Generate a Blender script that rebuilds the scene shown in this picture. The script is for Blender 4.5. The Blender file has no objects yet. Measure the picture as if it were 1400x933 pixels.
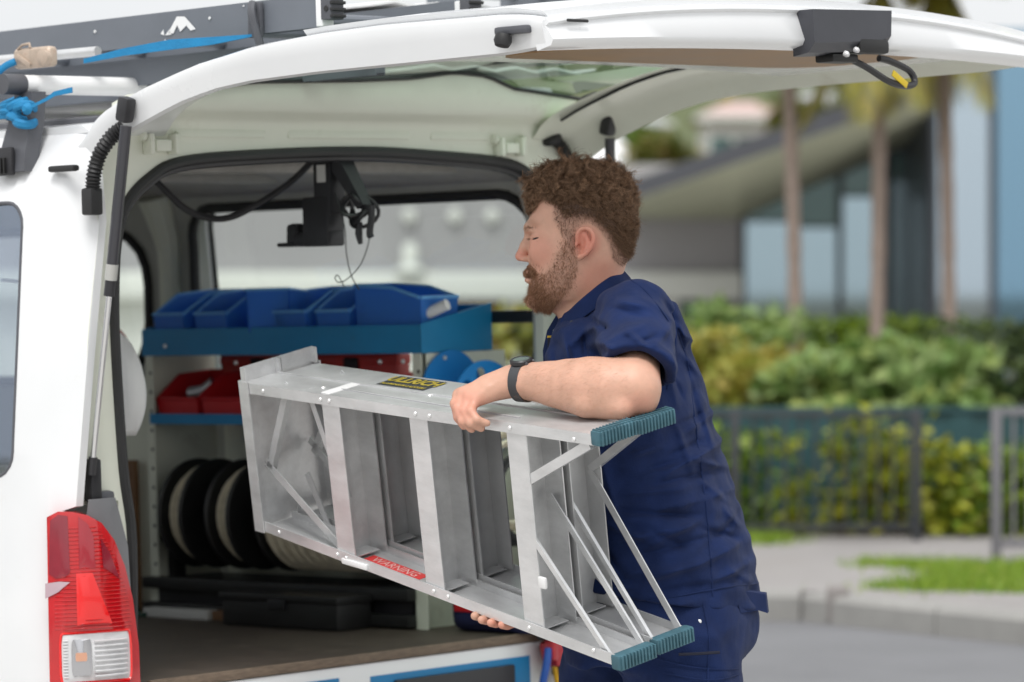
import bpy, bmesh, math, random
import numpy as np
from mathutils import Vector, Matrix, Euler
from mathutils.geometry import delaunay_2d_cdt
random.seed(7); rng = np.random.default_rng(7)
SC = bpy.context.scene
COL = SC.collection

# ------------------------------------------------------------------ camera
cd = bpy.data.cameras.new('camera'); cam = bpy.data.objects.new('camera', cd); COL.objects.link(cam)
cd.sensor_width = 36.0; cd.lens = 135.0
cd.shift_y = -66.5 / 1400.0
cd.clip_start = 0.1; cd.clip_end = 3000
cam.location = (0, 0, 1.45); cam.rotation_euler = (math.radians(90), 0, 0)
cd.dof.use_dof = True; cd.dof.focus_distance = 7.6; cd.dof.aperture_fstop = 3.7
SC.camera = cam

# ------------------------------------------------------------------ light: bright overcast
SUN_EL, SUN_AZ = math.radians(60), math.radians(192)     # azimuth clockwise from +Y; sun behind and left of the camera
w = bpy.data.worlds.new('World'); SC.world = w; w.use_nodes = True
nt = w.node_tree; nt.nodes.clear()
sky = nt.nodes.new('ShaderNodeTexSky'); sky.sky_type = 'NISHITA'; sky.sun_disc = False
sky.sun_elevation = SUN_EL; sky.sun_rotation = SUN_AZ; sky.air_density = 1.2; sky.dust_density = 6.0; sky.ozone_density = 1.0
hs = nt.nodes.new('ShaderNodeHueSaturation'); hs.inputs['Saturation'].default_value = 0.16; hs.inputs['Value'].default_value = 1.0
bg = nt.nodes.new('ShaderNodeBackground'); bg.inputs['Strength'].default_value = 0.15
ow = nt.nodes.new('ShaderNodeOutputWorld')
# an overcast: thin, slightly uneven cloud over the whole sky
wtc = nt.nodes.new('ShaderNodeTexCoord'); wno = nt.nodes.new('ShaderNodeTexNoise'); wno.inputs['Scale'].default_value = 2.2; wno.inputs['Detail'].default_value = 5
nt.links.new(wtc.outputs['Generated'], wno.inputs['Vector'])
wcr = nt.nodes.new('ShaderNodeValToRGB'); wcr.color_ramp.elements[0].position = .3; wcr.color_ramp.elements[1].position = .7
wcr.color_ramp.elements[0].color = (3.15, 3.25, 3.35, 1); wcr.color_ramp.elements[1].color = (3.75, 3.75, 3.75, 1); nt.links.new(wno.outputs['Fac'], wcr.inputs[0])
wmx = nt.nodes.new('ShaderNodeMix'); wmx.data_type = 'RGBA'; wmx.inputs[0].default_value = .82
nt.links.new(sky.outputs[0], hs.inputs['Color']); nt.links.new(hs.outputs[0], wmx.inputs[6]); nt.links.new(wcr.outputs[0], wmx.inputs[7]); nt.links.new(wmx.outputs[2], bg.inputs[0]); nt.links.new(bg.outputs[0], ow.inputs[0])
sl = bpy.data.lights.new('sun', 'SUN'); sl.energy = 1.0; sl.angle = math.radians(22); sl.color = (1.0, 0.985, 0.96)
so = bpy.data.objects.new('sun', sl); COL.objects.link(so)
sd = Vector((math.sin(SUN_AZ)*math.cos(SUN_EL), math.cos(SUN_AZ)*math.cos(SUN_EL), math.sin(SUN_EL)))
so.rotation_euler = sd.to_track_quat('Z', 'Y').to_euler(); so.location = sd*40
SC.view_settings.view_transform = 'Standard'; SC.view_settings.look = 'None'
SC.view_settings.exposure = 0.97; SC.view_settings.gamma = 1.0
SC.render.engine = 'CYCLES'
SC.cycles.use_denoising = True
SC.cycles.max_bounces = 8; SC.cycles.diffuse_bounces = 5; SC.cycles.glossy_bounces = 4; SC.cycles.transparent_max_bounces = 16
SC.cycles.caustics_reflective = False; SC.cycles.caustics_refractive = False

# ------------------------------------------------------------------ frames
FPX, EYE, HOR, CX = 5250.0, 1.45, 400.0, 700.0
def W(u, v, y):                       # a photo point at depth y, in metres
    return np.array([(u-CX)/FPX*y, y, EYE-(v-HOR)/FPX*y])
def nrm(v): return v/np.linalg.norm(v)
vA = W(190, 930, FPX/628.0)
vR = nrm(np.array([.728, -.686, .018])); vL = np.array([.686, .728, .022]); vL = nrm(vL - vR*vL.dot(vR)); vU = np.cross(vR, vL)
VM = Matrix(((vR[0], vL[0], vU[0], vA[0]), (vR[1], vL[1], vU[1], vA[1]), (vR[2], vL[2], vU[2], vA[2]), (0, 0, 0, 1)))
WM = Matrix.Identity(4)
# the carried ladder: e along it from feet to cap, d from the near frame to the far frame, h from upper rail to lower rail
lP = np.array([.1774, 7.3506, .9547])
lB = np.array([[-0.6493, 0.7549, 0.0926], [0.7496, 0.6147, 0.2454], [0.1283, 0.2287, -0.965]])
lB[:, 0] = nrm(lB[:, 0]); lB[:, 1] = nrm(lB[:, 1] - lB[:, 0]*lB[:, 0].dot(lB[:, 1])); lB[:, 2] = np.cross(lB[:, 0], lB[:, 1])
LM = Matrix([list(lB[i]) + [lP[i]] for i in range(3)] + [[0, 0, 0, 1]])
FR = {'w': WM, 'v': VM, 'l': LM}
def inframe(p, f):                    # world point -> frame coordinates
    return np.array(FR[f].inverted() @ Vector(p))

# ------------------------------------------------------------------ materials
MATS = {}
def mat(name, col, rough=.5, metal=0., var=0., nscale=8., bump=0., bscale=60., coat=0., spec=.5, stretch=None, hue2=None, sss=0., sheen=0., dirt=None, trans=0.):
    m = bpy.data.materials.new(name); m.use_nodes = True; n = m.node_tree; b = n.nodes['Principled BSDF']
    b.inputs['Base Color'].default_value = (*col, 1); b.inputs['Roughness'].default_value = rough; b.inputs['Metallic'].default_value = metal
    b.inputs['Coat Weight'].default_value = coat; b.inputs['Coat Roughness'].default_value = .06; b.inputs['Specular IOR Level'].default_value = spec
    if sss: b.inputs['Subsurface Weight'].default_value = sss; b.inputs['Subsurface Radius'].default_value = (1, .35, .2); b.inputs['Subsurface Scale'].default_value = .008
    if sheen: b.inputs['Sheen Weight'].default_value = sheen; b.inputs['Sheen Roughness'].default_value = .5
    if trans: b.inputs['Transmission Weight'].default_value = trans
    tc = n.nodes.new('ShaderNodeTexCoord'); mp = n.nodes.new('ShaderNodeMapping'); n.links.new(tc.outputs['Object'], mp.inputs[0])
    if stretch: mp.inputs['Scale'].default_value = stretch
    last = None
    if var or hue2:
        t = n.nodes.new('ShaderNodeTexNoise'); t.inputs['Scale'].default_value = nscale; t.inputs['Detail'].default_value = 6; t.inputs['Roughness'].default_value = .62
        n.links.new(mp.outputs[0], t.inputs['Vector'])
        r = n.nodes.new('ShaderNodeValToRGB'); n.links.new(t.outputs['Fac'], r.inputs[0])
        c2 = hue2 or col
        r.color_ramp.elements[0].position = .3; r.color_ramp.elements[1].position = .72
        r.color_ramp.elements[0].color = (*[max(0, c*(1-var)) for c in col], 1); r.color_ramp.elements[1].color = (*[min(1, c*(1+var)) for c in c2], 1)
        last = r.outputs[0]
        mr = n.nodes.new('ShaderNodeMapRange'); mr.inputs['To Min'].default_value = max(.02, rough-.12); mr.inputs['To Max'].default_value = min(1, rough+.12)
        n.links.new(t.outputs['Fac'], mr.inputs['Value']); n.links.new(mr.outputs[0], b.inputs['Roughness'])
    if dirt:                           # (colour, scale, threshold): stains with a shape of their own
        t2 = n.nodes.new('ShaderNodeTexNoise'); t2.inputs['Scale'].default_value = dirt[1]; t2.inputs['Detail'].default_value = 9; t2.inputs['Roughness'].default_value = .7
        n.links.new(tc.outputs['Object'], t2.inputs['Vector'])
        r2 = n.nodes.new('ShaderNodeValToRGB'); r2.color_ramp.elements[0].position = dirt[2]; r2.color_ramp.elements[1].position = dirt[2]+.16
        r2.color_ramp.elements[0].color = (0, 0, 0, 1); r2.color_ramp.elements[1].color = (dirt[3],)*3 + (1,)
        n.links.new(t2.outputs['Fac'], r2.inputs[0])
        mx = n.nodes.new('ShaderNodeMix'); mx.data_type = 'RGBA'
        n.links.new(r2.outputs[0], mx.inputs[0])
        if last: n.links.new(last, mx.inputs[6])
        else: mx.inputs[6].default_value = (*col, 1)
        mx.inputs[7].default_value = (*dirt[0], 1); last = mx.outputs[2]
    if last: n.links.new(last, b.inputs['Base Color'])
    if bump:
        t3 = n.nodes.new('ShaderNodeTexNoise'); t3.inputs['Scale'].default_value = bscale; t3.inputs['Detail'].default_value = 4
        n.links.new(mp.outputs[0], t3.inputs['Vector'])
        bp = n.nodes.new('ShaderNodeBump'); bp.inputs['Strength'].default_value = bump; bp.inputs['Distance'].default_value = .01
        n.links.new(t3.outputs['Fac'], bp.inputs['Height']); n.links.new(bp.outputs[0], b.inputs['Normal'])
    MATS[name] = m; return m
def schlick(n, f0):                   # two-sided Fresnel weight: f0 + (1 - f0) * (1 - cos)^5
    lw = n.nodes.new('ShaderNodeLayerWeight'); lw.inputs[0].default_value = .5
    p = n.nodes.new('ShaderNodeMath'); p.operation = 'POWER'; p.inputs[1].default_value = 5; n.links.new(lw.outputs['Facing'], p.inputs[0])
    m = n.nodes.new('ShaderNodeMath'); m.operation = 'MULTIPLY_ADD'; m.inputs[1].default_value = 1-f0; m.inputs[2].default_value = f0; n.links.new(p.outputs[0], m.inputs[0]); return m.outputs[0]
def glass(name, tint, gloss=(1, 1, 1), f0=.04, rough=0.0):
    m = bpy.data.materials.new(name); m.use_nodes = True; n = m.node_tree; n.nodes.clear()
    o = n.nodes.new('ShaderNodeOutputMaterial'); t = n.nodes.new('ShaderNodeBsdfTransparent'); g = n.nodes.new('ShaderNodeBsdfGlossy')
    mx = n.nodes.new('ShaderNodeMixShader')
    t.inputs[0].default_value = (*tint, 1); g.inputs[0].default_value = (*gloss, 1); g.inputs['Roughness'].default_value = rough
    n.links.new(schlick(n, f0), mx.inputs[0]); n.links.new(t.outputs[0], mx.inputs[1]); n.links.new(g.outputs[0], mx.inputs[2]); n.links.new(mx.outputs[0], o.inputs[0])
    MATS[name] = m; return m
def leafmat(name, stops, rough=.5, trans=.25):
    m = bpy.data.materials.new(name); m.use_nodes = True; n = m.node_tree; b = n.nodes['Principled BSDF']
    g = n.nodes.new('ShaderNodeNewGeometry'); r = n.nodes.new('ShaderNodeValToRGB'); n.links.new(g.outputs['Random Per Island'], r.inputs[0])
    while len(r.color_ramp.elements) < len(stops): r.color_ramp.elements.new(.5)
    for i, s in enumerate(stops):
        r.color_ramp.elements[i].position = i/(len(stops)-1); r.color_ramp.elements[i].color = (*s, 1)
    n.links.new(r.outputs[0], b.inputs['Base Color']); b.inputs['Roughness'].default_value = rough
    tl = n.nodes.new('ShaderNodeBsdfTranslucent'); mx = n.nodes.new('ShaderNodeMixShader'); mx.inputs[0].default_value = trans
    n.links.new(r.outputs[0], tl.inputs[0]); o = n.nodes['Material Output']
    n.links.new(b.outputs[0], mx.inputs[1]); n.links.new(tl.outputs[0], mx.inputs[2]); n.links.new(mx.outputs[0], o.inputs[0])
    MATS[name] = m; return m
white = mat('van_white_paint', (.75, .76, .77), .24, coat=.6, var=.025, nscale=3, dirt=((.55, .52, .46), 5, .63, .35))
inwhite = mat('shade_tinted_inner_white', (.77, .79, .69), .34, coat=.2, var=.04, nscale=4, dirt=((.42, .38, .29), 4, .58, .5))  # the van's white tinted greenish cream, shade and bounced light put into the colour
trim = mat('grey_headliner', (.40, .39, .37), .85, var=.1, nscale=30, bump=.2, bscale=300)
cream = mat('cream_painted_board', (.72, .74, .63), .5, var=.06, nscale=5, dirt=((.35, .32, .25), 7, .6, .5))
rubber = mat('black_rubber', (.018, .018, .019), .55, var=.2, nscale=20)
blackpl = mat('black_plastic', (.022, .022, .025), .42, var=.15, nscale=25, bump=.05, bscale=200)
greypl = mat('grey_plastic', (.085, .088, .10), .5, var=.12, nscale=15)
chrome = mat('polished_rod', (.75, .75, .76), .18, metal=1)
plyface = mat('worn_plywood', (.075, .058, .045), .6, var=.35, nscale=9, stretch=(1, 6, 1), bump=.15, bscale=40, dirt=((.16, .13, .1), 9, .55, .5))
plyedge = mat('plywood_edge', (.17, .125, .09), .75, var=.35, nscale=30, stretch=(1, 1, 8))
bluetray = mat('blue_powder_coat', (.005, .22, .48), .42, var=.1, nscale=6, dirt=((.05, .1, .16), 11, .64, .6))
bluebin = mat('blue_plastic', (.09, .37, .88), .4, var=.06, nscale=6, bump=.04, bscale=120, dirt=((.07, .16, .36), 13, .6, .5))
redbin = mat('red_plastic', (.58, .016, .022), .38, var=.08, nscale=7)
redcase = mat('red_case_plastic', (.75, .07, .06), .35, var=.1, nscale=5)
bluereel = mat('bright_blue_enamel', (.01, .20, .55), .35, var=.05)
decal = mat('blue_vinyl', (.004, .19, .43), .4, var=.04)
blackmetal = mat('black_steel', (.012, .012, .012), .5, var=.3, nscale=12)
cabcream = mat('cream_cable', (.74, .68, .53), .6, var=.15, nscale=40)
wood = mat('brown_board', (.20, .10, .045), .6, var=.25, nscale=10, stretch=(6, 6, 1))
whitepl = mat('white_board', (.62, .62, .60), .5, var=.05)
orange = mat('orange_plastic', (.85, .13, .01), .4)
navybag = mat('navy_bag_fabric', (.008, .012, .06), .8, var=.2, nscale=20, bump=.2, bscale=80)
cloth = mat('white_cloth', (.88, .88, .88), .85, var=.04, nscale=8, bump=.1, bscale=200)
alu = mat('worn_aluminium', (.69, .695, .70), .34, metal=.55, var=.16, nscale=7, bump=.06, bscale=90, stretch=(1.0, 2.5, 2.5), dirt=((.86, .86, .85), 22, .66, .7))
alud = mat('dull_aluminium', (.57, .575, .58), .42, metal=.4, var=.14, nscale=9, bump=.06, bscale=90, dirt=((.80, .80, .79), 18, .68, .6))
rivet = mat('bright_rivet', (.85, .85, .85), .3, metal=.6)
tealrub = mat('teal_rubber', (.048, .125, .16), .6, var=.25, nscale=30, dirt=((.2, .28, .32), 30, .6, .6))
roofgrey = mat('grey_painted_stile', (.15, .165, .19), .45, var=.08, nscale=5)
strapblue = mat('blue_webbing', (.01, .20, .42), .7, var=.1, nscale=30, bump=.2, bscale=200)
ratchet = mat('tan_steel', (.50, .40, .32), .5, metal=.2, var=.2, nscale=30, dirt=((.3, .12, .06), 30, .55, .8))
whitetube = mat('white_tube', (.82, .82, .82), .35, var=.03)
GL_far = glass('green_tinted_glass', (.90, .93, .91))
GL_gate = glass('gate_glass', (.55, .68, .60))
GL_side = glass('dark_side_glass', (.82, .84, .86), (.72, .82, 1.0), f0=.20)

_n = bluebin.node_tree; _b = _n.nodes['Principled BSDF']; _t = _n.nodes.new('ShaderNodeBsdfTranslucent'); _t.inputs[0].default_value = (.06, .30, .80, 1)
_m = _n.nodes.new('ShaderNodeMixShader'); _m.inputs[0].default_value = .55; _n.links.new(_b.outputs[0], _m.inputs[1]); _n.links.new(_t.outputs[0], _m.inputs[2]); _n.links.new(_m.outputs[0], _n.nodes['Material Output'].inputs[0])
# ------------------------------------------------------------------ geometry helpers
ORIG = {}
class G:
    def __init__(s): s.v = []; s.f = []; s.n = 0
    def add(s, v, f):
        v = np.asarray(v, float).reshape(-1, 3); s.v.append(v); s.f += [tuple(int(i)+s.n for i in q) for q in f]; s.n += len(v); return s
    def quad(s, *p): return s.add(p, [tuple(range(len(p)))])
    def box(s, c, sz, rot=None):
        x, y, z = [q/2 for q in sz]
        v = np.array([(-x,-y,-z),(x,-y,-z),(x,y,-z),(-x,y,-z),(-x,-y,z),(x,-y,z),(x,y,z),(-x,y,z)])
        if rot is not None: v = v @ np.array(rot).T
        return s.add(v+np.asarray(c), [(0,3,2,1),(4,5,6,7),(0,1,5,4),(1,2,6,5),(2,3,7,6),(3,0,4,7)])
    def b2(s, lo, hi): lo, hi = np.array(lo, float), np.array(hi, float); return s.box((lo+hi)/2, np.abs(hi-lo))
    def rbox(s, c, sz, bev=.005, rot=None, seg=2):
        bm = bmesh.new(); bmesh.ops.create_cube(bm, size=1.0)
        for q in bm.verts: q.co = Vector((q.co[0]*sz[0], q.co[1]*sz[1], q.co[2]*sz[2]))
        bmesh.ops.bevel(bm, geom=bm.edges[:], offset=min(bev, min(sz)*.49), segments=seg, affect='EDGES', profile=.6)
        bm.verts.index_update(); v = np.array([q.co[:] for q in bm.verts]); f = [[x.index for x in q.verts] for q in bm.faces]; bm.free()
        if rot is not None: v = v @ np.array(rot).T
        return s.add(v+np.asarray(c), f)
    def loft(s, rings, closed=True, caps=True):
        rings = [np.asarray(r, float) for r in rings]; m = len(rings[0]); v = np.concatenate(rings); f = []
        for i in range(len(rings)-1):
            for j in range(m if closed else m-1):
                k = (j+1) % m; f.append((i*m+j, i*m+k, (i+1)*m+k, (i+1)*m+j))
        if caps and closed: f.append(tuple(range(m-1, -1, -1))); f.append(tuple((len(rings)-1)*m+j for j in range(m)))
        return s.add(v, f)
    def tube(s, pts, r, n=10, smooth=0, closed=False, flat=1.0, up=None):
        pts = np.asarray(pts, float)
        if smooth: pts = spline(pts, smooth, closed)
        r = np.interp(np.linspace(0, 1, len(pts)), np.linspace(0, 1, np.size(r)), np.atleast_1d(r)) if np.size(r) > 1 else np.full(len(pts), float(np.ravel(r)[0]))
        t = np.gradient(pts, axis=0) if not closed else np.roll(pts, -1, 0)-np.roll(pts, 1, 0)
        t /= np.linalg.norm(t, axis=1)[:, None]+1e-12
        u = np.array(up if up is not None else (0, 0, 1.0), float)
        if abs(t[0].dot(u)) > .9: u = np.array((1.0, 0, 0)) if up is None else u
        rings = []
        for p, d, rr in zip(pts, t, r):
            u = u - d*u.dot(d); u /= np.linalg.norm(u)+1e-12; b = np.cross(d, u)
            a = np.linspace(0, 2*math.pi, n, endpoint=False)
            rings.append(p + rr*(np.cos(a)[:, None]*u + flat*np.sin(a)[:, None]*b))
        if closed: rings.append(rings[0])
        return s.loft(rings, True, not closed)
    def lathe(s, o, axis, prof, n=24, up=None):
        axis = nrm(np.asarray(axis, float)); u = np.array(up if up is not None else ((0, 0, 1.0) if abs(axis[2]) < .9 else (1.0, 0, 0))); u = nrm(u-axis*u.dot(axis)); b = np.cross(axis, u)
        a = np.linspace(0, 2*math.pi, n, endpoint=False); o = np.asarray(o, float)
        return s.loft([o+axis*t+r*(np.cos(a)[:, None]*u+np.sin(a)[:, None]*b) for t, r in prof])
    def sheet(s, outer, holes, fmap, thick, grid=0, tdir=None):
        """planar outline with holes, mapped by fmap(x, y) -> 3D and given a thickness along fmap(x, y, thick)"""
        loops = [np.asarray(outer, float)] + [np.asarray(h, float) for h in holes]
        pts = []; ed = []
        for lp in loops:
            k = len(pts); m = len(lp); pts += [tuple(q) for q in lp]; ed += [(k+i, k+(i+1) % m) for i in range(m)]
        if grid:
            lo, hi = loops[0].min(0), loops[0].max(0)
            for x in np.arange(lo[0]+grid/2, hi[0], grid):
                for y in np.arange(lo[1]+grid/2, hi[1], grid):
                    if inpoly((x, y), loops[0]) and not any(inpoly((x, y), h) for h in loops[1:]): pts.append((x, y))
        r = delaunay_2d_cdt([Vector(p) for p in pts], ed, [], 0, 1e-6)
        P = np.array([q[:] for q in r[0]]); F = []
        for q in r[2]:
            c = P[list(q)].mean(0)
            if inpoly(c, loops[0]) and not any(inpoly(c, h) for h in loops[1:]): F.append(tuple(q))
        n = len(P); a = np.array([fmap(x, y, 0.0) for x, y in P]); b = np.array([fmap(x, y, thick) for x, y in P])
        cnt = {}
        for q in F:
            for i in range(len(q)): e = (q[i], q[(i+1) % len(q)]); cnt[e] = cnt.get(e, 0)+1
        side = [(e[1], e[0], e[0]+n, e[1]+n) for e in cnt if (e[1], e[0]) not in cnt]
        return s.add(np.concatenate([a, b]), F + [tuple(i+n for i in q[::-1]) for q in F] + side)
def inpoly(p, poly):
    x, y = p; c = False; j = len(poly)-1
    for i in range(len(poly)):
        xi, yi = poly[i]; xj, yj = poly[j]
        if (yi > y) != (yj > y) and x < (xj-xi)*(y-yi)/(yj-yi)+xi: c = not c
        j = i
    return c
def inpoly_np(P, poly):
    poly = np.asarray(poly, float); c = np.zeros(len(P), bool); j = len(poly)-1; x, y = P[:, 0], P[:, 1]
    for i in range(len(poly)):
        xi, yi = poly[i]; xj, yj = poly[j]
        with np.errstate(divide='ignore', invalid='ignore'):
            c ^= ((yi > y) != (yj > y)) & (x < (xj-xi)*(y-yi)/(yj-yi+1e-15)+xi)
        j = i
    return c
def spline(pts, sub=8, closed=False):
    pts = np.asarray(pts, float); n = len(pts); out = []
    g = lambda i: pts[i % n] if closed else pts[min(max(i, 0), n-1)]
    for i in range(n if closed else n-1):
        p0, p1, p2, p3 = g(i-1), g(i), g(i+1), g(i+2)
        for t in np.linspace(0, 1, sub, endpoint=False):
            out.append(.5*((2*p1)+(-p0+p2)*t+(2*p0-5*p1+4*p2-p3)*t*t+(-p0+3*p1-3*p2+p3)*t**3))
    if not closed: out.append(pts[-1])
    return np.array(out)
def rrect(x0, y0, x1, y1, r, n=5):
    out = []
    for cx, cy, a0 in ((x1-r, y1-r, 0), (x0+r, y1-r, 90), (x0+r, y0+r, 180), (x1-r, y0+r, 270)):
        for k in range(n+1):
            a = math.radians(a0+90*k/n); out.append((cx+r*math.cos(a), cy+r*math.sin(a)))
    return out
def mesh_of(name, v, f, material, smooth=35):
    me = bpy.data.meshes.new(name); me.from_pydata([tuple(q) for q in v], [], f); me.update()
    bm = bmesh.new(); bm.from_mesh(me); bmesh.ops.recalc_face_normals(bm, faces=bm.faces[:]); bm.to_mesh(me); bm.free()
    for m in (material if isinstance(material, (list, tuple)) else [material]): me.materials.append(m)
    if smooth:
        me.shade_smooth(); me.set_sharp_from_angle(angle=math.radians(smooth))
    return me
def tag(o, label=None, cat=None, group=None, kind=None):
    for k, x in (('label', label), ('category', cat), ('group', group), ('kind', kind)):
        if x: o[k] = x
    return o
def mk(name, g, material, parent=None, frame='w', smooth=35, loc=None, label=None, cat=None, group=None, kind=None):
    v = np.concatenate(g.v) if isinstance(g, G) else np.asarray(g[0]); f = g.f if isinstance(g, G) else g[1]
    if parent is not None: o0 = ORIG[parent.name]
    else: o0 = np.array(loc if loc is not None else (*((v.min(0)+v.max(0))/2)[:2], v.min(0)[2]), float)
    ob = bpy.data.objects.new(name, mesh_of(name, v-o0, f, material, smooth)); COL.objects.link(ob)
    if parent is not None: ob.parent = parent
    else: ob.matrix_world = FR[frame] @ Matrix.Translation(Vector(o0))
    ORIG[ob.name] = o0
    return tag(ob, label, cat, group, kind)
def thing(name, label, cat, loc, frame='w', group=None, kind=None):
    o = bpy.data.objects.new(name, None); COL.objects.link(o); o.empty_display_size = .1
    o.matrix_world = FR[frame] @ Matrix.Translation(Vector(loc)); ORIG[o.name] = np.array(loc, float)
    return tag(o, label, cat, group, kind)
def share(src, name, parent, off=(0, 0, 0), rot=None, scale=None):       # a further piece on the same mesh data
    o = bpy.data.objects.new(name, src.data); COL.objects.link(o); o.parent = parent
    o.location = Vector(off)
    if rot is not None: o.rotation_euler = rot
    if scale is not None: o.scale = scale
    ORIG[o.name] = ORIG[parent.name]; return o
def copy_tree(o, label=None):
    c = o.copy(); COL.objects.link(c); ORIG[c.name] = ORIG[o.name]
    if label: c['label'] = label
    for ch in list(o.children):
        d = ch.copy(); COL.objects.link(d); d.parent = c; ORIG[d.name] = ORIG[o.name]
        for gc in list(ch.children):
            e = gc.copy(); COL.objects.link(e); e.parent = d; ORIG[e.name] = ORIG[o.name]
    return c
def rotz(a): c, s = math.cos(a), math.sin(a); return np.array([[c, -s, 0], [s, c, 0], [0, 0, 1.0]])
def rot_axis(axis, a): return np.array(Matrix.Rotation(a, 3, Vector(axis)))
# ================================================================== THE VAN (van frame: a rearward, b away from the camera, c up; 0,0,0 = load floor at the near rear corner)
van = thing('van', 'white panel van with its tailgate lifted open and its load bay full of gear', 'van', (-1.0, .67, -.60), 'v')
BC = .67
def tum(c): return np.interp(c, [-.42, -.2, 0, .3, .5, .75, 1.04, 1.12, 1.17, 1.205], [.04, .01, 0, -.003, .008, .022, .058, .085, .105, .14])
def side(s, b0=-.262):
    """near side skin: x = position along a, y = height c; s = thickness inward"""
    def f(x, y, t):
        a = x; b = b0 + tum(y)
        if a > -.06: b += .05*((a+.06)/.11)**2
        # shallow swage line at the taillight's height
        b -= .006*math.exp(-((y-.165)/.025)**2)
        return (a, b+t*s, y)
    return f
mir = lambda f: (lambda x, y, t: (lambda q: (q[0], 2*BC-q[1], q[2]))(f(x, y, t)))
outer = [(-3.3, -.40), (.0, -.40), (.05, -.38), (.05, .385), (.052, .40), (.066, .70), (.075, 1.0), (.05, 1.12), (.03, 1.165), (.0, 1.205), (-2.6, 1.205), (-2.9, 1.0), (-3.3, .35)]
outer_n = [(x, y) for x, y in outer]
# the lamp sits in the corner: the skin stops short of it
outer_n = [(-3.3, -.40), (.020, -.40), (.020, .380), (.052, .392), (.066, .70), (.072, 1.0), (.05, 1.12), (.03, 1.165), (.0, 1.205), (-2.6, 1.205), (-2.9, 1.0), (-3.3, .35)]
cabw = [(-3.0, .45), (-2.50, .45), (-2.50, 1.0), (-2.72, 1.0)]
win = rrect(-1.25, .455, -.098, 1.045, .055); win2 = rrect(-2.35, .455, -1.42, 1.045, .055)
wheel_cut = [(-.95+.36*math.cos(t), -.42+.36*math.sin(t)) for t in np.linspace(math.pi, 0, 17)]
def cutout(o):
    # wheel arch cut into the lower edge, between the first two outline points
    return [o[0]] + [(x, max(y, -.40)) for x, y in wheel_cut] + o[1:]
g = G().sheet(cutout(outer_n), [win, win2, cabw], side(1), .02, .12); side_panel = mk('side_panel', g, white, van, smooth=40)
g = G().sheet(cutout(outer_n), [rrect(-1.43, .455, -.098, 1.065, .055), rrect(-2.42, .455, -1.53, 1.045, .055), cabw], mir(side(1)), .02, .12); far_panel = mk('side_panel', g, white, van, smooth=40)
fuel = G().tube([side(1)(x, y, -.001) for x, y in rrect(-.62, .04, -.202, .29, .05)], .0022, 6, closed=True); mk('fuel_flap_seam', fuel, greypl, side_panel)
def sidewin(o, f, gm, nm='side_window', rr=.008):
    wob = mk(nm, G().sheet(o, [], f, .004, .12), gm, van)
    cx, cy = np.mean(o, 0)
    mk('window_rubber', G().tube([f(x, y, -.002) for x, y in o], rr, 8, closed=True), rubber if rr > .005 else greypl, wob); return wob
f_in = lambda q: (lambda x, y, t: side(1)(x, y, t+.004))
sidewin(win, f_in(0), GL_side, rr=.0045); sidewin(win2, f_in(0), GL_side)
mf = mir(f_in(0)); sidewin(rrect(-1.43, .455, -.098, 1.065, .055), mf, GL_far); sidewin(rrect(-2.42, .455, -1.53, 1.045, .055), mf, GL_far); sidewin(cabw, f_in(0), GL_side); sidewin(cabw, mf, GL_far)
# roof and front
rr = []
for a in np.concatenate([np.linspace(-2.6, -.1, 14), [.0, .022]]):
    rr.append([(a, b, 1.205+.055*(1-((b-BC)/.80)**2)-(.012 if a > .01 else 0)) for b in np.linspace(-.118, 1.458, 15)] + [(a, b, 1.19) for b in np.linspace(1.458, -.118, 15)])
roof = mk('roof', G().loft(rr), white, van)
for b in (-.03, 1.37): mk('roof_channel', G().tube([(a, b, 1.218+.004) for a in np.linspace(-2.5, -.02, 12)], .009, 6), greypl, roof)
fr = []
for a, ctop, inset in ((-3.29, .35, .012), (-3.75, .18, .10), (-3.9, -.05, .16), (-3.9, -.38, .16)):
    fr.append([(a, -.25+inset, -.40), (a, -.25+inset, min(.2, ctop)), (a, -.20+inset, ctop), (a, 1.54-inset, ctop), (a, 1.59-inset, min(.2, ctop)), (a, 1.59-inset, -.40)])
mk('cab_front', G().loft(fr), white, van)
mk('windscreen', G().add([(-3.29, -.20, .35), (-3.29, 1.54, .35), (-2.91, 1.46, 1.0), (-2.60, 1.42, 1.20), (-2.60, -.08, 1.20), (-2.91, -.12, 1.0)], [(0, 1, 2, 5), (5, 2, 3, 4)]), GL_far, van)
# rear body frame with the load opening
op = [(-.038, -.014), (-.026, .30), (-.045, .465), (-.057, .72), (-.056, .846), (-.044, .956), (-.014, 1.035), (.052, 1.091), (.149, 1.128), (.392, 1.145), (.70, 1.153)]
op = [tuple(q) for q in op]
op = op + [(2*BC-x, y) for x, y in op[::-1][1:]]
ro = [(-.155, .395), (-.16, .70), (-.15, 1.0), (-.135, 1.10), (-.11, 1.19), (.2, 1.222), (BC, 1.236), (1.14, 1.222), (1.45, 1.19), (1.475, 1.10), (1.49, 1.0), (1.50, .70), (1.495, .395), (1.40, .395), (1.40, -.02), (-.06, -.02), (-.06, .395)]
mk('rear_frame', G().sheet(ro, [op], lambda x, y, t: (.018-.03*abs(y-.4)**2*0-t, x, y), .03, .1), inwhite, van)
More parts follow.
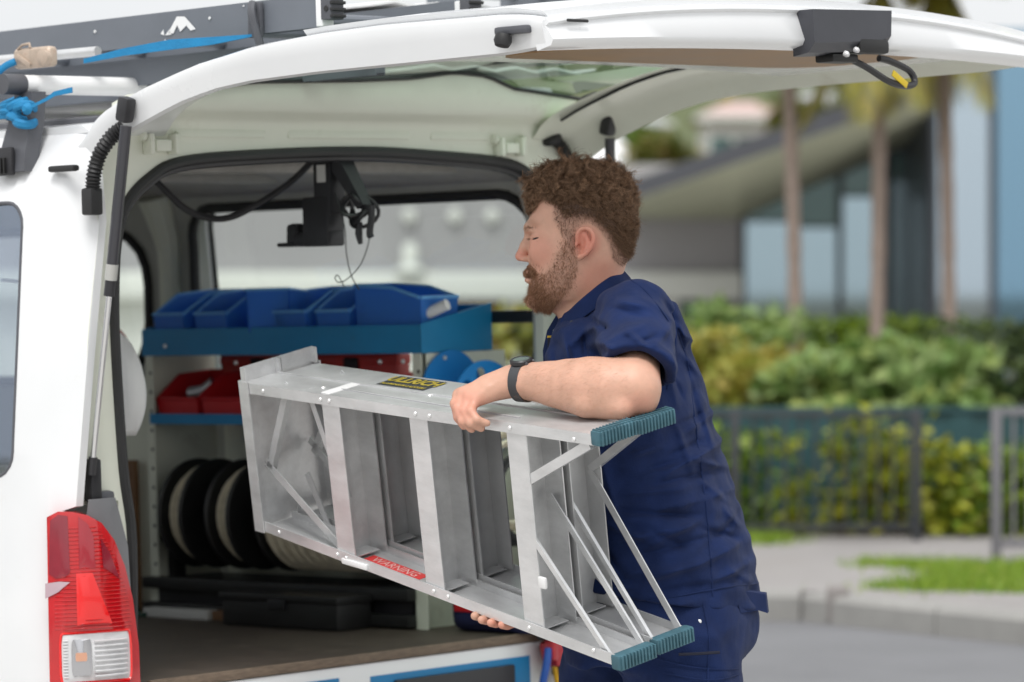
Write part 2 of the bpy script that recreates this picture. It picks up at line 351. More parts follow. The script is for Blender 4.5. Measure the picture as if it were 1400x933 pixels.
# pillar gutters between the skin edge and the frame
for s in (0, 1):
    m_ = (lambda q: q) if s == 0 else (lambda q: (q[0], 2*BC-q[1], q[2]))
    rings = []
    for c in np.linspace(.392, 1.16, 14):
        e = side(1)(np.interp(c, [.39, .70, 1.0, 1.12, 1.16], [.052, .066, .072, .05, .033]), c, 0)
        i0 = np.interp(c, [.39, .7, 1.0, 1.1, 1.16], [-.15, -.155, -.145, -.13, -.105])
        rings.append([m_(q) for q in ((e[0], e[1], c), (e[0]-.006, e[1]+.006, c), (e[0]-.025, min(e[1]+.012, i0-.012), c), (.022, i0-.004, c), (.016, i0+.006, c), (.004, i0-.004, c), (e[0]-.045, e[1]+.002, c))])
    mk('pillar_gutter', G().loft(rings), inwhite, van, smooth=50)
# black weather seal round the opening
sp = spline([(.018, x, y) for x, y in op], 5)
mk('door_seal', G().tube(sp, .013, 10), rubber, van)
mk('seal_lip', G().tube([(q[0]-.014, BC+(q[1]-BC)*.985, q[2]-.012*(q[2] > .3)) for q in sp], .010, 8), blackpl, van)
# header trough above the seal: pressed steps
g = G()
for (b0, b1) in ((.12, .40), (.47, .86), (.93, 1.13)):
    g.rbox((.02, (b0+b1)/2, 1.192), (.012, b1-b0, .02), .005)
mk('header_pressing', g, inwhite, van)
# inner liners
def liner(f0, wn, nm, m):
    o = [(-2.48, .0), (-.015, .0), (-.015, 1.14), (-2.48, 1.14)]
    return mk(nm, G().sheet(o, wn, f0, .012, .15), m, van)
fl = lambda x, y, t: (x, 2*BC-(-.12+t + .6*max(0, y-.95)**1.35), y)
fn = lambda x, y, t: (x, -.12+t+.6*max(0, y-.95)**1.35, y)
wl = [rrect(-1.385, .60, -.12, 1.06, .10), rrect(-2.40, .60, -1.575, 1.02, .16)]
lin = mat('inner_side_trim', (.45, .455, .42), .7, var=.1, nscale=5)
far_liner = liner(fl, wl, 'side_liner', lin); near_liner = liner(fn, [rrect(-1.25, .47, -.14, 1.04, .06), rrect(-2.35, .47, -1.42, 1.04, .06)], 'side_liner', lin)
for o in wl: mk('window_seal', G().tube([fl(x, y, .016) for x, y in o], .014, 8, closed=True), rubber, far_liner)
mk('pillar_post', G().tube([fl(-1.47, c, .03) for c in np.linspace(.55, 1.1, 12)], [.035, .03, .03, .05], 10), cream, far_liner)
mk('pillar_post', G().tube([fl(-.07, c, .03) for c in np.linspace(.3, 1.1, 12)], [.05, .045, .045, .05], 10), lin, far_liner)
cr = []
for a in np.linspace(-2.55, -.005, 12):
    z = 1.152 - .0*a
    cr.append([(a, b, z-.09*abs((b-BC)/.78)**6) for b in np.linspace(-.06, 1.40, 19)])
mk('headliner', G().loft(cr, False, False), trim, van)
g = G()
for a in (-.30, -.95, -1.6): g.rbox((a, BC, 1.130), (.07, 1.30, .03), .012)
mk('roof_bow', g, trim, van)
mk('bulkhead', G().b2((-2.50, -.1, 0), (-2.48, 1.45, .42)), trim, van)
for b in (.18, 1.12): st_ = mk('front_seat', G().rbox((-2.62, b, .52), (.12, .46, .62), .05, seg=3), trim, van); mk('head_rest', G().rbox((-2.63, b, .92), (.09, .24, .17), .04, seg=3), trim, st_)
mk('load_floor', G().b2((-2.7, -.12, -.016), (.038, 1.46, 0)), plyface, van)
mk('floor_edge_strip', G().rbox((.045, BC, -.009), (.014, 1.36, .022), .003), plyedge, van)
# rear sill below the floor
sill = mk('rear_sill', G().rbox((.02, BC, -.17), (.06, 1.42, .30), .012), white, van)
mk('blue_sticker', G().b2((.0505, .20, -.135), (.0515, .555, -.046)), decal, sill)
stk = mk('blue_sticker', G().sheet([(.655, -.30), (1.19, -.30), (1.19, -.052), (.655, -.052)], [], lambda x, y, t: (.0505+t, x, y), .001), decal, sill)
mk('dark_grille', G().rbox((.054, .93, -.17), (.012, .40, .205), .004), blackpl, sill)
mk('bumper', G().rbox((.06, BC, -.40), (.14, 1.80, .18), .04, seg=4), greypl, van)
mk('underbody', G().b2((-3.7, -.2, -.42), (.0, 1.54, -.02)), blackmetal, van)
def wheel(a, b):
    tr = mk('wheel', G().lathe((a, b-.1, -.28), (0, 1, 0), [(0, .20), (0, .30), (.02, .325), (.18, .325), (.2, .30), (.2, .20)], 40), rubber, van)
    mk('rim', G().lathe((a, b-.104, -.28), (0, 1, 0), [(0, .02), (.0, .06), (.03, .09), (.03, .16), (.0, .19), (.01, .205), (.19, .205), (.19, .02)], 32), greypl, tr)
for a in (-.95, -3.1):
    for b in (-.06, 1.40): wheel(a, b)
# ------------------------------------------------------------------ tail lamp
def lampmap(s, c, t):
    """s: 0 at the side edge .. 1 at the opening edge, wrapped round the corner"""
    pa = np.interp(s, [0, .2, .4, .6, .8, 1.0], [.022, .056, .080, .093, .099, .094]); pb = np.interp(s, [0, .2, .4, .6, .8, 1.0], [-.264, -.248, -.215, -.178, -.136, -.084])
    ta = np.interp(s, [0, .5, 1], [.1, .75, 1.0]); tb = np.interp(s, [0, .5, 1], [-1, -.65, -.1])
    cr = .012*math.sin(math.pi*min(1, max(0, (c+.36)/.74)))
    return (pa+ta*(t+cr), pb+tb*(t+cr), c)
redlens = mat('red_lens', (.50, .004, .008), .16, coat=1.0, var=.12, nscale=10)
reddark = mat('dark_red_lens', (.24, .008, .022), .14, coat=1.0, var=.2, nscale=8)
redbright = mat('bright_red_lens', (.80, .008, .008), .2, coat=1.0)
pinklens = mat('pale_reflector', (.46, .33, .37), .25, coat=1)
clearl = mat('clear_ribbed_lens', (.62, .62, .63), .16, coat=1.0, var=.1, nscale=30)
amber = mat('amber_bulb', (.62, .33, .22), .3)
lo_ = [(.0, -.37), (.0, .372), (.14, .384), (.30, .382), (.46, .374), (.62, .356), (.76, .318), (.87, .26), (.94, .19), (.985, .09), (1.0, -.10), (1.0, -.37)]
lamp = mk('tail_light', G().sheet(lo_, [rrect(.15, .018, .90, .126, .03)], lambda x, y, t: lampmap(x, y, t), -.03, .05), redlens, van, smooth=50)
mk('lamp_chamber', G().sheet([(.04, .252), (.05, .365), (.15, .377), (.25, .374), (.27, .255), (.22, .245), (.12, .243)], [], lambda x, y, t: lampmap(x, y, .0015+t), .001, .04), reddark, lamp)
mk('lamp_chamber', G().sheet([(.36, .262), (.36, .372), (.46, .356), (.52, .33), (.535, .262)], [], lambda x, y, t: lampmap(x, y, .0015+t), .001, .04), mat('mid_red_lens', (.36, .012, .025), .14, coat=1), lamp)
mk('lamp_chamber', G().sheet([(.62, .262), (.60, .325), (.70, .292), (.80, .235), (.72, .248)], [], lambda x, y, t: lampmap(x, y, .0015+t), .001, .04), reddark, lamp)
mk('lamp_chamber', G().sheet([(.33, .142), (.33, .252), (.50, .252), (.66, .165), (.70, .142)], [], lambda x, y, t: lampmap(x, y, .0015+t), .001, .04), redbright, lamp)
mk('side_reflector', G().sheet([(.0, .200), (.0, .232), (.16, .236), (.27, .234), (.15, .214)], [], lambda x, y, t: lampmap(x, y, .002+t), .0015, .04), pinklens, lamp)
g = G()
for c in np.arange(-.29, .355, .0085):
    s1 = np.interp(c, [-.3, .1, .2, .29, .34, .36], [.93, .93, .88, .75, .60, .48])
    if .005 < c < .135: continue
    g.tube([lampmap(x, c, .0006) for x in np.linspace(.10, s1, 8)], .0011, 4)
mk('lens_ribs', g, redlens, lamp, kind='stuff')
mk('reverse_lens', G().sheet(rrect(.16, .021, .89, .123, .028), [], lambda x, y, t: lampmap(x, y, t), -.02, .05), clearl, lamp)
g = G()
for c in np.arange(.032, .115, .0105): g.tube([lampmap(x, c, .001) for x in np.linspace(.50, .85, 6)], .0028, 5)
for c in np.arange(.032, .115, .0065): g.tube([lampmap(x, c, .001) for x in np.linspace(.19, .235, 3)], .0018, 4)
mk('reverse_lens_ribs', g, clearl, lamp, kind='stuff')
mk('reverse_reflector', G().sheet(rrect(.27, .035, .47, .112, .02), [], lambda x, y, t: lampmap(x, y, .001+t), .001, .05), mat('lamp_reflector', (.5, .5, .52), .12, metal=.8), lamp)
mk('bulb', G().sheet(rrect(.31, .066, .42, .084, .008), [], lambda x, y, t: lampmap(x, y, .0025+t), .001, .05), amber, lamp)
mk('lens_bezel', G().tube([lampmap(x, y, .001) for x, y in rrect(.155, .019, .895, .125, .029)], .003, 6, closed=True), redbright, lamp)
mk('lamp_shoulder', G().sheet([(.50, .355), (.54, .405), (.86, .405), (.98, .30), (.995, .10), (.985, .06), (.95, .195), (.88, .265), (.77, .325), (.63, .362)], [], lambda x, y, t: (lambda q: (q[0]-.03, q[1]+.01, q[2]))(lampmap(x, y, t)), -.01, .05), mat('mid_grey_plastic', (.17, .175, .185), .5, var=.1), van)
share_far = copy_tree(lamp); share_far.parent = van
share_far.location = Vector(lamp.location)+Vector((0, 2*(BC-ORIG[van.name][1]), 0)); share_far.scale = (1, -1, 1)
# ------------------------------------------------------------------ tailgate
top_ = lambda a: float(np.interp(a, [.0, .03, .047, .085, .13, .23, .37, .57, .76, .93, 1.27, 1.345, 1.372], [1.165, 1.184, 1.207, 1.232, 1.250, 1.280, 1.314, 1.345, 1.357, 1.362, 1.360, 1.352, 1.345]))
low_ = lambda a: float(np.interp(a, [.0, .03, .06, .12, .2, .32, .43, .54, .74, 1.27, 1.372], [1.118, 1.124, 1.142, 1.172, 1.199, 1.236, 1.258, 1.269, 1.276, 1.282, 1.290]))
gate = mk('tailgate', G().loft([[(a, -.132+.0*a, top_(a)-.004), (a, -.122, top_(a)), (a, -.02, top_(a)+.014), (a, .10, top_(a)+.006), (a, .02, low_(a)+.062), (a, -.060, low_(a)+.058), (a, -.086, low_(a)+.030), (a, -.112, low_(a)), (a, -.124, low_(a)+.004), (a, -.130, (top_(a)+low_(a))/2), (a, -.134, top_(a)-.012)] for a in np.concatenate([np.linspace(.0, .13, 8), np.linspace(.17, 1.30, 22), [1.33, 1.355, 1.372]])]), white, van, smooth=50)
def far_b(q): return (q[0], 2*BC-q[1], q[2])
mk('gate_side_rail', G().loft([[far_b(q) for q in ((a, -.132, top_(a)-.004), (a, -.122, top_(a)), (a, -.02, top_(a)+.014), (a, .06, top_(a)+.006), (a, .0, low_(a)+.062), (a, -.060, low_(a)+.058), (a, -.082, low_(a)+.030), (a, -.112, low_(a)), (a, -.124, low_(a)+.004), (a, -.130, (top_(a)+low_(a))/2), (a, -.134, top_(a)-.012))] for a in np.concatenate([np.linspace(.0, .13, 8), np.linspace(.17, 1.30, 22), [1.33, 1.355, 1.372]])]), inwhite, gate, smooth=50)
crown = lambda b: .048*(1-min(1, abs((b-BC)/.80))**2.2)
# header panel near the hinges: a face leaning out, with a shadowed shelf below it
hb = np.concatenate([np.linspace(-.03, 1.36, 30), [1.372, 1.376]])
htop = lambda b: float(np.interp(b, [-.06, 0, .32, .62, .81, .955, 1.066, 1.154, 1.376], [1.262, 1.27, 1.303, 1.311, 1.320, 1.336, 1.330, 1.302, 1.282]))
rings = []
for b in hb:
    t = htop(b)
    rings.append([(.018, b, 1.150+.02), (.026, b, 1.205), (.030, b, 1.218), (.045, b, 1.226), (.062, b, 1.236), (.075, b, 1.25), (.082, b, t-.006), (.080, b, t), (.05, b, t+.006), (.0, b, t-.01), (-.005, b, 1.20)])
mk('gate_header', G().loft(rings), inwhite, gate, smooth=45)
mk('gate_glass_seal', G().tube([(.084, b, htop(b)+.001) for b in np.linspace(-.03, 1.374, 40)] + [(.10, 1.385, 1.279)], .0045, 8), rubber, gate)
mk('gate_glass_seal', G().tube([(a, 2*BC+.052-.09, low_(a)+.066) for a in np.linspace(.10, .72, 14)], .004, 8), rubber, gate)
mk('seal_joint', G().tube([(.10, 1.384, 1.280), (.135, 1.392, 1.290)], .008, 8), rubber, gate)
gr = [[(a, b, (lambda t: (1-t)*(htop(b)+.004)+t*(top_(.74)+crown(b)))((a-.082)/.658)) for b in np.linspace(-.01, 1.35, 15)] for a in np.linspace(.082, .74, 10)]
mk('gate_window', G().loft(gr, False, False), GL_gate, gate)
gr = []
for a in np.linspace(.70, 1.362, 9):
    top = [(a, b, top_(a)+.012+crown(b)*min(1, a/.5)) for b in np.linspace(-.12, 1.46, 19)]
    bot = [(a, b, low_(a)+.024+.35*crown(b)) for b in np.linspace(1.40, -.06, 19)]
    gr.append(top+bot)
mk('gate_outer_skin', G().loft(gr), white, gate, smooth=50)
gr = []
for b in np.linspace(-.125, 1.465, 25):
    k = crown(b); t0 = 1.346+k
    gr.append([(1.368, b, t0), (1.380, b, t0-.004), (1.382, b, t0-.010), (1.374, b, t0-.016), (1.392, b, 1.304+.4*k), (1.386, b, 1.293+.4*k), (1.35, b, 1.284+.4*k), (1.335, b, t0-.02)])
mk('gate_lip', G().loft(gr), white, gate, smooth=50)
mk('gate_trim_board', G().sheet(rrect(.86, .22, 1.30, 1.24, .14), [], lambda x, y, t: (x, y, low_(x)+.021+.35*crown(y)-t), .004, .2), mat('brown_trim_board', (.32, .19, .09), .5, var=.15, nscale=6), gate)
# plate light and grab handle box
gb = G()
gb.loft([[(a, b, c) for b, c in ((.634, 1.384), (.897, 1.389), (.893, 1.316+dz), (.86, 1.305+dz), (.66, 1.296+dz), (.637, 1.296+dz))] for a, dz in ((1.36, -.006), (1.40, .0), (1.417, .02))])
hbx = mk('handle_box', gb, mat('dark_grey_moulding', (.05, .052, .062), .42, var=.15, nscale=10), gate, smooth=30)
mk('handle_recess', G().rbox((1.405, .835, 1.313), (.03, .10, .032), .01), blackmetal, hbx)
mk('latch', G().rbox((1.372, .765, 1.288), (.05, .085, .018), .006), blackmetal, hbx)
for b, c in ((.742, 1.296), (.776, 1.305)): mk('plate_lamp', G().lathe((1.412, b, c), (1, 0, -.4), [(0, .0065), (.006, .0065), (.010, .004), (.011, .001)], 12), clearl, hbx)
st = [(1.37, .80, 1.292), (1.375, .86, 1.272), (1.38, .93, 1.243), (1.382, .985, 1.235), (1.378, 1.02, 1.243), (1.372, 1.01, 1.268), (1.366, .955, 1.287), (1.362, .92, 1.293)]
mk('pull_strap', G().tube(st, .0075, 8, smooth=6), blackpl, gate)
mk('strap_tag', G().rbox((1.389, .955, 1.248), (.003, .055, .014), .001, rot=rot_axis((1, 0, 0), math.radians(-28))), mat('yellow_tag', (.62, .45, .02), .5), gate)
bs = mk('bump_stop', G().rbox((1.300, -.137, 1.327), (.085, .022, .016), .006), greypl, gate)
mk('bump_rubber', G().lathe((1.285, -.148, 1.318), (0, -.3, -1), [(0, .016), (.012, .018), (.022, .014), (.024, .004)], 16), rubber, bs)
mk('lip_plug', G().rbox((1.388, -.05, 1.342), (.004, .06, .006), .002), rubber, gate)
for b in (.079, 1.191):
    h = mk('gate_hinge', G().rbox((.03, b, 1.163), (.03, .045, .026), .005), inwhite, gate)
    for s in (-1, 1): mk('hinge_knuckle', G().rbox((.034, b+s*.036, 1.166), (.03, .012, .045), .004).lathe((.03, b+s*.045, 1.184), (0, s, 0), [(0, .011), (.008, .011), (.010, .004)], 10), inwhite, h)
# gas struts
def strut(top, bot, frac, nm='gas_strut'):
    top, bot = np.array(top, float), np.array(bot, float); p = top+(bot-top)*frac
    q = p+(bot-top)*.045; r = q+(bot-top)*.045
    d = bot-top
    s_ = mk(nm, G().tube([top+d*.03, p], .0125, 16), mat('strut_black', (.035, .035, .042), .35, coat=.3) if 'strut_black' not in MATS else MATS['strut_black'], van)
    mk('strut_collar', G().tube([p, q], .0135, 16), mat('grey_collar', (.42, .42, .40), .4) if 'grey_collar' not in MATS else MATS['grey_collar'], s_)
    mk('strut_sleeve', G().tube([q, r], .012, 16), blackpl, s_)
    mk('strut_rod', G().tube([r, bot], .0065, 12), chrome, s_)
    mk('strut_ball', G().tube([bot+d*-.03, bot+d*.02], .010, 10), blackpl, s_)
    mk('strut_socket', G().rbox(top+np.array((-.004, 0, .012)), (.034, .03, .055), .010, rot=rot_axis((0, 1, 0), .25)), blackpl, s_)
    return s_
s1_ = strut((.186, -.150, 1.219), (.052, -.160, .472), .42)
mk('strut_bracket', G().rbox((.035, -.146, .445), (.03, .03, .09), .006), blackpl, van)
mk('strut_bracket', G().rbox((.03, -.12, .405), (.03, .06, .03), .01), greypl, van)
strut((.150, 1.42, 1.205), (.06, 1.50, .472), .42)
# wiring boots
def boot(pts, r, n):
    p = spline(pts, 14); rad = [r*(1+.16*math.sin(i*2.2)) for i in range(len(p))]
    return G().tube(p, rad, 12)
bt = mk('wiring_boot', boot([(.150, -.128, 1.196), (.125, -.140, 1.178), (.098, -.152, 1.142), (.086, -.160, 1.10), (.082, -.162, 1.066)], .0155, 12), rubber, van)
mk('boot_plug', G().rbox((.080, -.163, 1.040), (.034, .034, .058), .006), rubber, bt)
bt = mk('wiring_boot', boot([(.03, 1.345, 1.187), (.035, 1.375, 1.165), (.034, 1.40, 1.13), (.03, 1.41, 1.10)], .0135, 12), rubber, van)
mk('boot_flange', G().lathe((.03, 1.34, 1.19), (.2, -.6, .7), [(-.006, .026), (.006, .024), (.01, .014)], 18), rubber, bt)
mk('gutter_cap', G().rbox((.012, -.182, 1.113), (.085, .02, .014), .006), rubber, van)
# ================================================================== INSIDE THE VAN
sh = thing('shelving_unit', 'blue and cream steel shelving unit along the far wall inside the van', 'shelf', (-.75, 1.28, 0), 'v')
b0, b1 = 1.15, 1.398; a0, a1 = -1.27, -.247
g = G(); g.b2((a0, b0, .675), (a1, b0+.004, .742)); g.b2((a0, b0+.004, .727), (a1-.003, b1, .732)); g.b2((a0, b1-.004, .682), (a1, b1, .79))
g.b2((a0, b0, .742), (a1, b0+.012, .7445))
tray = mk('shelf_tray', g, bluetray, sh)
mk('tray_end', G().sheet([(b0-.001, .675), (b1+.002, .675), (b1+.002, .793), (b0-.001, .746)], [], lambda x, y, t: (a1+t, x, y), .004), mat('bright_blue_coat', (.004, .19, .40), .4, var=.08, nscale=4), sh)
mk('tray_end', G().sheet([(b0, .675), (b1, .675), (b1, .79), (b0, .743)], [], lambda x, y, t: (a0-t, x, y), .003), bluetray, sh)
g = G(); g.b2((a0+.02, b0, .497), (a1-.02, b0+.004, .524)); g.b2((a0+.02, b0+.004, .499), (a1-.02, b1, .503))
mk('lower_shelf', g, bluetray, sh)
for k, a in enumerate((a0+.003, a1-.033)):
    up = mk('upright', G().b2((a, b0+.004, 0), (a+.030, b0+.007, .675)).b2((a, b0+.007, 0), (a+.003, b1, .675)), cream, sh)
    g = G()
    for c in np.arange(.08, .66, .05): g.lathe((a+.02, b0+.0042, c), (0, -1, 0), [(0, .005), (.0008, .005)], 8)
    mk('bolt_hole', g, blackmetal, up, kind='stuff')
mk('end_board', G().b2((a1-.004, b0+.02, .52), (a1, b1+.05, .674)), cream, sh)
mk('back_panel', G().b2((a0, 1.43, .06), (a1, 1.436, .62)), cream, sh)
g = G()
for a in (a0+.09, a0+.36, a1-.06, a1-.14): g.lathe((a, b0-.001, .655 if a > -1 else .70), (0, -1, 0), [(0, .006), (.003, .005), (.004, .002)], 10)
mk('rivet', g, rivet, sh, kind='stuff')
mat('edge_highlight_blue', (.16, .46, .90), .35)  # lighter rim blue that paints edge highlights onto the bins
def make_bin(nm, wd, dp, hb, hf, m, label, cat, group, loc, rz, tilt=0):
    """open-fronted stacking bin: back wall hb, front wall hf, sloping cheeks with a rolled rim"""
    t = .0035; x = wd/2; ix = x*.90
    r = thing(nm, label, cat, loc, 'v', group)
    M_ = FR['v'] @ Matrix.Translation(Vector(loc)) @ Matrix.Rotation(rz, 4, 'Z') @ Matrix.Rotation(tilt, 4, 'X'); r.matrix_world = M_
    o0 = ORIG[r.name]; P = lambda *q: np.array(q)+o0
    g = G()
    prof = [(0, 0), (dp, 0), (dp, hb), (dp*.42, hb*.93), (0, hf)]     # y from the mouth (0) to the back (dp)
    for s in (-1, 1):
        xo = lambda z: s*(ix+(x-ix)*z/hb)
        n = len(prof)
        v = [P(xo(z), y, z) for y, z in prof] + [P(xo(z)-s*t, y, z) for y, z in prof]
        g.add(v, [tuple(range(n)), tuple(range(2*n-1, n-1, -1))] + [(i, i+n, (i+1) % n+n, (i+1) % n) for i in range(n)])
    xf = ix+(x-ix)*hf/hb
    g.loft([[P(-ix, 0, 0), P(ix, 0, 0), P(ix, t, 0), P(-ix, t, 0)], [P(-xf, -.004, hf), P(xf, -.004, hf), P(xf, t-.004, hf), P(-xf, t-.004, hf)]])
    g.loft([[P(-ix, dp, 0), P(ix, dp, 0), P(ix, dp-t, 0), P(-ix, dp-t, 0)], [P(-x, dp, hb), P(x, dp, hb), P(x, dp-t, hb), P(-x, dp-t, hb)]])
    g.box(P(0, dp/2, t/2+.0005), (2*ix-.002, dp-.002, t))
    body = mk('bin_body', g, m, r)
    rim = G().tube([P(-xf, 0, hf), P(-x*.985, dp*.42, hb*.93), P(-x, dp, hb), P(x, dp, hb), P(x*.985, dp*.42, hb*.93), P(xf, 0, hf)], .0045, 8)
    rim.tube([P(-xf, -.004, hf), P(xf, -.004, hf)], .0045, 8)
    mk('bin_rim', rim, MATS['edge_highlight_blue'] if m is bluebin else m, r); return r
BG = 'blue stacking bins on the top tray'
lbl = ['leftmost blue stacking bin on the top tray, beside the far window post', 'second blue stacking bin from the left end of the top tray', 'third blue bin along the top tray, turned to show its side cheek', 'fourth blue bin along the top tray, under the hanging cables',
       'fifth blue bin along the top tray, next to the big tilted end bin', 'largest blue bin, turned side on at the right end of the top tray']
pos = [(-1.188, 1.172, -.10, .138), (-1.025, 1.172, -.08, .140), (-.872, 1.345, 3.50, .125), (-.728, 1.172, -.10, .140), (-.572, 1.172, -.06, .136), (-.262, 1.232, 1.571, .135)]
for (a, bb, rz, wd), l in zip(pos, lbl):
    make_bin('storage_bin', wd, .19 if rz != 1.571 else .225, .108 if rz != 1.571 else .112, .050 if rz != 1.571 else .078, bluebin, l, 'bin', BG, (a, bb, .7325), rz, 0)
RG = 'red stacking bins on the lower shelf'
for k, (a, l) in enumerate(((-1.165, 'leftmost red stacking bin on the lower shelf, holding a metal fitting'), (-.99, 'second red stacking bin on the lower shelf, left of the ladder cap'), (-.815, 'red stacking bin on the lower shelf behind the top of the carried ladder'))):
    make_bin('storage_bin', .165, .19, .125, .058, redbin, l, 'bin', RG, (a, 1.175, .504), 0)
mk('pipe_fitting', G().tube([(-1.19, 1.24, .575), (-1.15, 1.25, .58), (-1.12, 1.26, .60)], .016, 12, smooth=3), alu, None, 'v', label='grey metal pipe fitting lying in the leftmost red bin', cat='fitting')
case = thing('tool_case', 'long red plastic tool case standing behind the red bins', 'tool case', (-.87, 1.395, .504), 'v')
mk('case_body', G().rbox((-.87, 1.385, .585), (.66, .05, .155), .012), redcase, case)
mk('case_lid', G().rbox((-.87, 1.384, .655), (.665, .056, .03), .01), redcase, case)
for a in (-1.05, -.7): mk('case_latch', G().rbox((a, 1.355, .645), (.05, .01, .03), .003), blackpl, case)
mk('white_tube', G().tube([(-.30, 1.19, .752), (-.265, 1.20, .772), (-.215, 1.215, .792)], .014, 12, smooth=4), whitetube, None, 'v', label='short white plastic tube sticking out of the tray beside the end bin', cat='tube')
# blue cable reel hung on the shelf end
rl = thing('cable_reel', 'bright blue punched cable reel hanging on the rear end of the shelf', 'cable reel', (-.20, 1.26, .48), 'v')
def flange(a, b, c, r, nh, nm, ph=0):
    o = [(b+r*math.cos(t), c+r*math.sin(t)) for t in np.linspace(0, 2*math.pi, 40, endpoint=False)]
    hs = [[(b+.72*r*math.cos(q)+.15*r*math.cos(t), c+.72*r*math.sin(q)+.15*r*math.sin(t)) for t in np.linspace(0, 2*math.pi, 12, endpoint=False)] for q in np.arange(nh)*2*math.pi/nh+ph] if nh else []
    hs.append([(b+.17*r*math.cos(t), c+.17*r*math.sin(t)) for t in np.linspace(0, 2*math.pi, 12, endpoint=False)])
    return mk(nm, G().sheet(o, hs, lambda x, y, t: (a-t, x, y), .004), bluereel, rl, smooth=30)
f1 = flange(-.235, 1.245, .575, .105, 0, 'reel_flange'); f2 = flange(-.165, 1.290, .535, .118, 9, 'reel_flange', .35)
mk('reel_drum', G().lathe((-.230, 1.268, .555), (1, .0, 0), [(0, .04), (.06, .04)], 20), bluereel, rl)
g = G()
for q in np.arange(5)*1.256+.6: g.lathe((-.234, 1.245+.09*math.cos(q), .575+.09*math.sin(q)), (1, 0, 0), [(0, .006), (.003, .005)], 8)
mk('rivet', g, rivet, f1, kind='stuff')
# black cable drums
DG = 'black cable drums on the lower rack'
for k, (aa, ab, l) in enumerate(((-1.165, -1.085, 'leftmost black drum wound with cream cable under the shelving'), (-.985, -.905, 'middle black drum wound with cream cable under the shelving'), (-.80, -.47, 'widest cable drum, wound with cream flex behind the carried ladder'))):
    cb, cc, R_ = 1.235, .262, .142
    d = thing('cable_drum', l, 'cable drum', ((aa+ab)/2, cb, cc-R_), 'v', DG)
    for a in (aa, ab): mk('drum_flange', G().lathe((a-.006, cb, cc), (1, 0, 0), [(0, .03), (0, R_-.004), (.003, R_), (.009, R_), (.012, R_-.004), (.012, .03)], 40), blackmetal, d)
    mk('drum_core', G().lathe((aa, cb, cc), (1, 0, 0), [(0, .05), (ab-aa, .05)], 20), blackmetal, d)
    g = G(); n = int((ab-aa-.016)/.011)
    for i in range(n): wr_ = .016 if k < 2 else .026; g.lathe((aa+.010+i*.011, cb, cc), (1, 0, 0), [(0, wr_+.095+.006*(i % 2)), (.0055, wr_+.1+.006*(i % 3)), (.011, wr_+.095)], 28)
    mk('cable_winding', g, cabcream, d)
rk = thing('drum_rack', 'dark steel rack carrying the cable drums on the van floor', 'rack', (-.8, 1.23, 0), 'v')
mk('rack_axle', G().tube([(-1.25, 1.235, .262), (-.30, 1.235, .262)], .012, 10), blackmetal, rk)
for c in (.085, .02): mk('rack_rail', G().rbox((-.77, 1.13, c), (.98, .03, .03), .004), blackmetal, rk)
for a in (-1.25, -.29): mk('rack_post', G().b2((a-.012, 1.21, 0), (a+.012, 1.25, .28)), blackmetal, rk)
mk('rack_base', G().rbox((-.77, 1.26, .05), (.94, .22, .09), .01), blackpl, rk)
mk('support_leg', G().b2((-.285, 1.148, 0), (-.245, 1.151, .16)).b2((-.285, 1.151, 0), (-.282, 1.18, .16)), cream, None, 'v', label='short cream angle leg under the shelving with bolt holes', cat='bracket')
pr = mk('toolbox', G().rbox((-.62, 1.06, .035), (.42, .12, .07), .012), blackmetal, None, 'v', label='low black toolbox lying in front of the drum rack', cat='toolbox')
mk('toolbox_lid', G().rbox((-.62, 1.06, .075), (.43, .13, .02), .006), blackmetal, pr); mk('toolbox_latch', G().rbox((-.62, .996, .06), (.06, .01, .025), .003), blackpl, pr)
mk('white_plank', G().rbox((-1.09, 1.10, .012), (.245, .05, .024), .003), whitepl, None, 'v', label='short white board lying on the floor under the drums', cat='board')
mk('wood_offcut', G().rbox((-.905, 1.11, .012), (.115, .045, .024), .003), wood, None, 'v', label='brown wood offcut on the floor next to the white board', cat='board')
mk('brown_panel', G().b2((-1.395, 1.16, .0), (-1.33, 1.175, .40)), wood, None, 'v', label='upright brown hardboard panel left of the shelving', cat='panel')
mk('white_liner', G().b2((-1.42, 1.20, 0), (-1.29, 1.215, .62)), cream, None, 'v', label='pale upright board behind the brown panel, left of the shelving', cat='panel')
g = G(); g.tube([(-1.27, 1.10, .24), (-1.262, 1.09, .16), (-1.268, 1.09, .08), (-1.24, 1.08, .01), (-1.2, 1.07, .006)], .007, 8, smooth=6)
mk('green_cable', g, mat('dark_green_cable', (.006, .05, .03), .5), None, 'v', label='dark green cable hanging beside the brown panel', cat='cable')
# cloth bag and blue roll by the near post
b_ = G(); prof = []
for i, t in enumerate(np.linspace(0, 1, 14)):
    r = .068*(math.sin(math.pi*(.10+.80*t))**.6); ring = []
    for q in np.linspace(0, 2*math.pi, 22, endpoint=False):
        k = 1+.06*math.sin(3*q+4*t)+.035*math.sin(7*q-3*t)
        ring.append((-.375+r*k*math.cos(q)*.9, .30+r*k*math.sin(q)*.8, .515+.215*t-.03*t*t*math.cos(q)))
    prof.append(ring)
bag = mk('cloth_bag', b_.loft(prof), cloth, None, 'v', smooth=80, label='white cloth bag hanging behind the near gas strut', cat='bag')
mk('bag_cord', G().tube([(-.375, .30, .735), (-.37, .22, .80), (-.37, .10, .86), (-.37, -.05, .88)], .004, 6, smooth=5), cloth, bag)
bl = mk('pipe_bender', G().lathe((-1.0, .80, .66), (.0, -1, 0), [(0, .02), (0, .075), (.006, .08), (.02, .08), (.026, .075), (.026, .02)], 28), mat('sky_blue_enamel', (.01, .30, .62), .35), None, 'v', label='round sky blue disc hanging just right of the near gas strut', cat='disc')
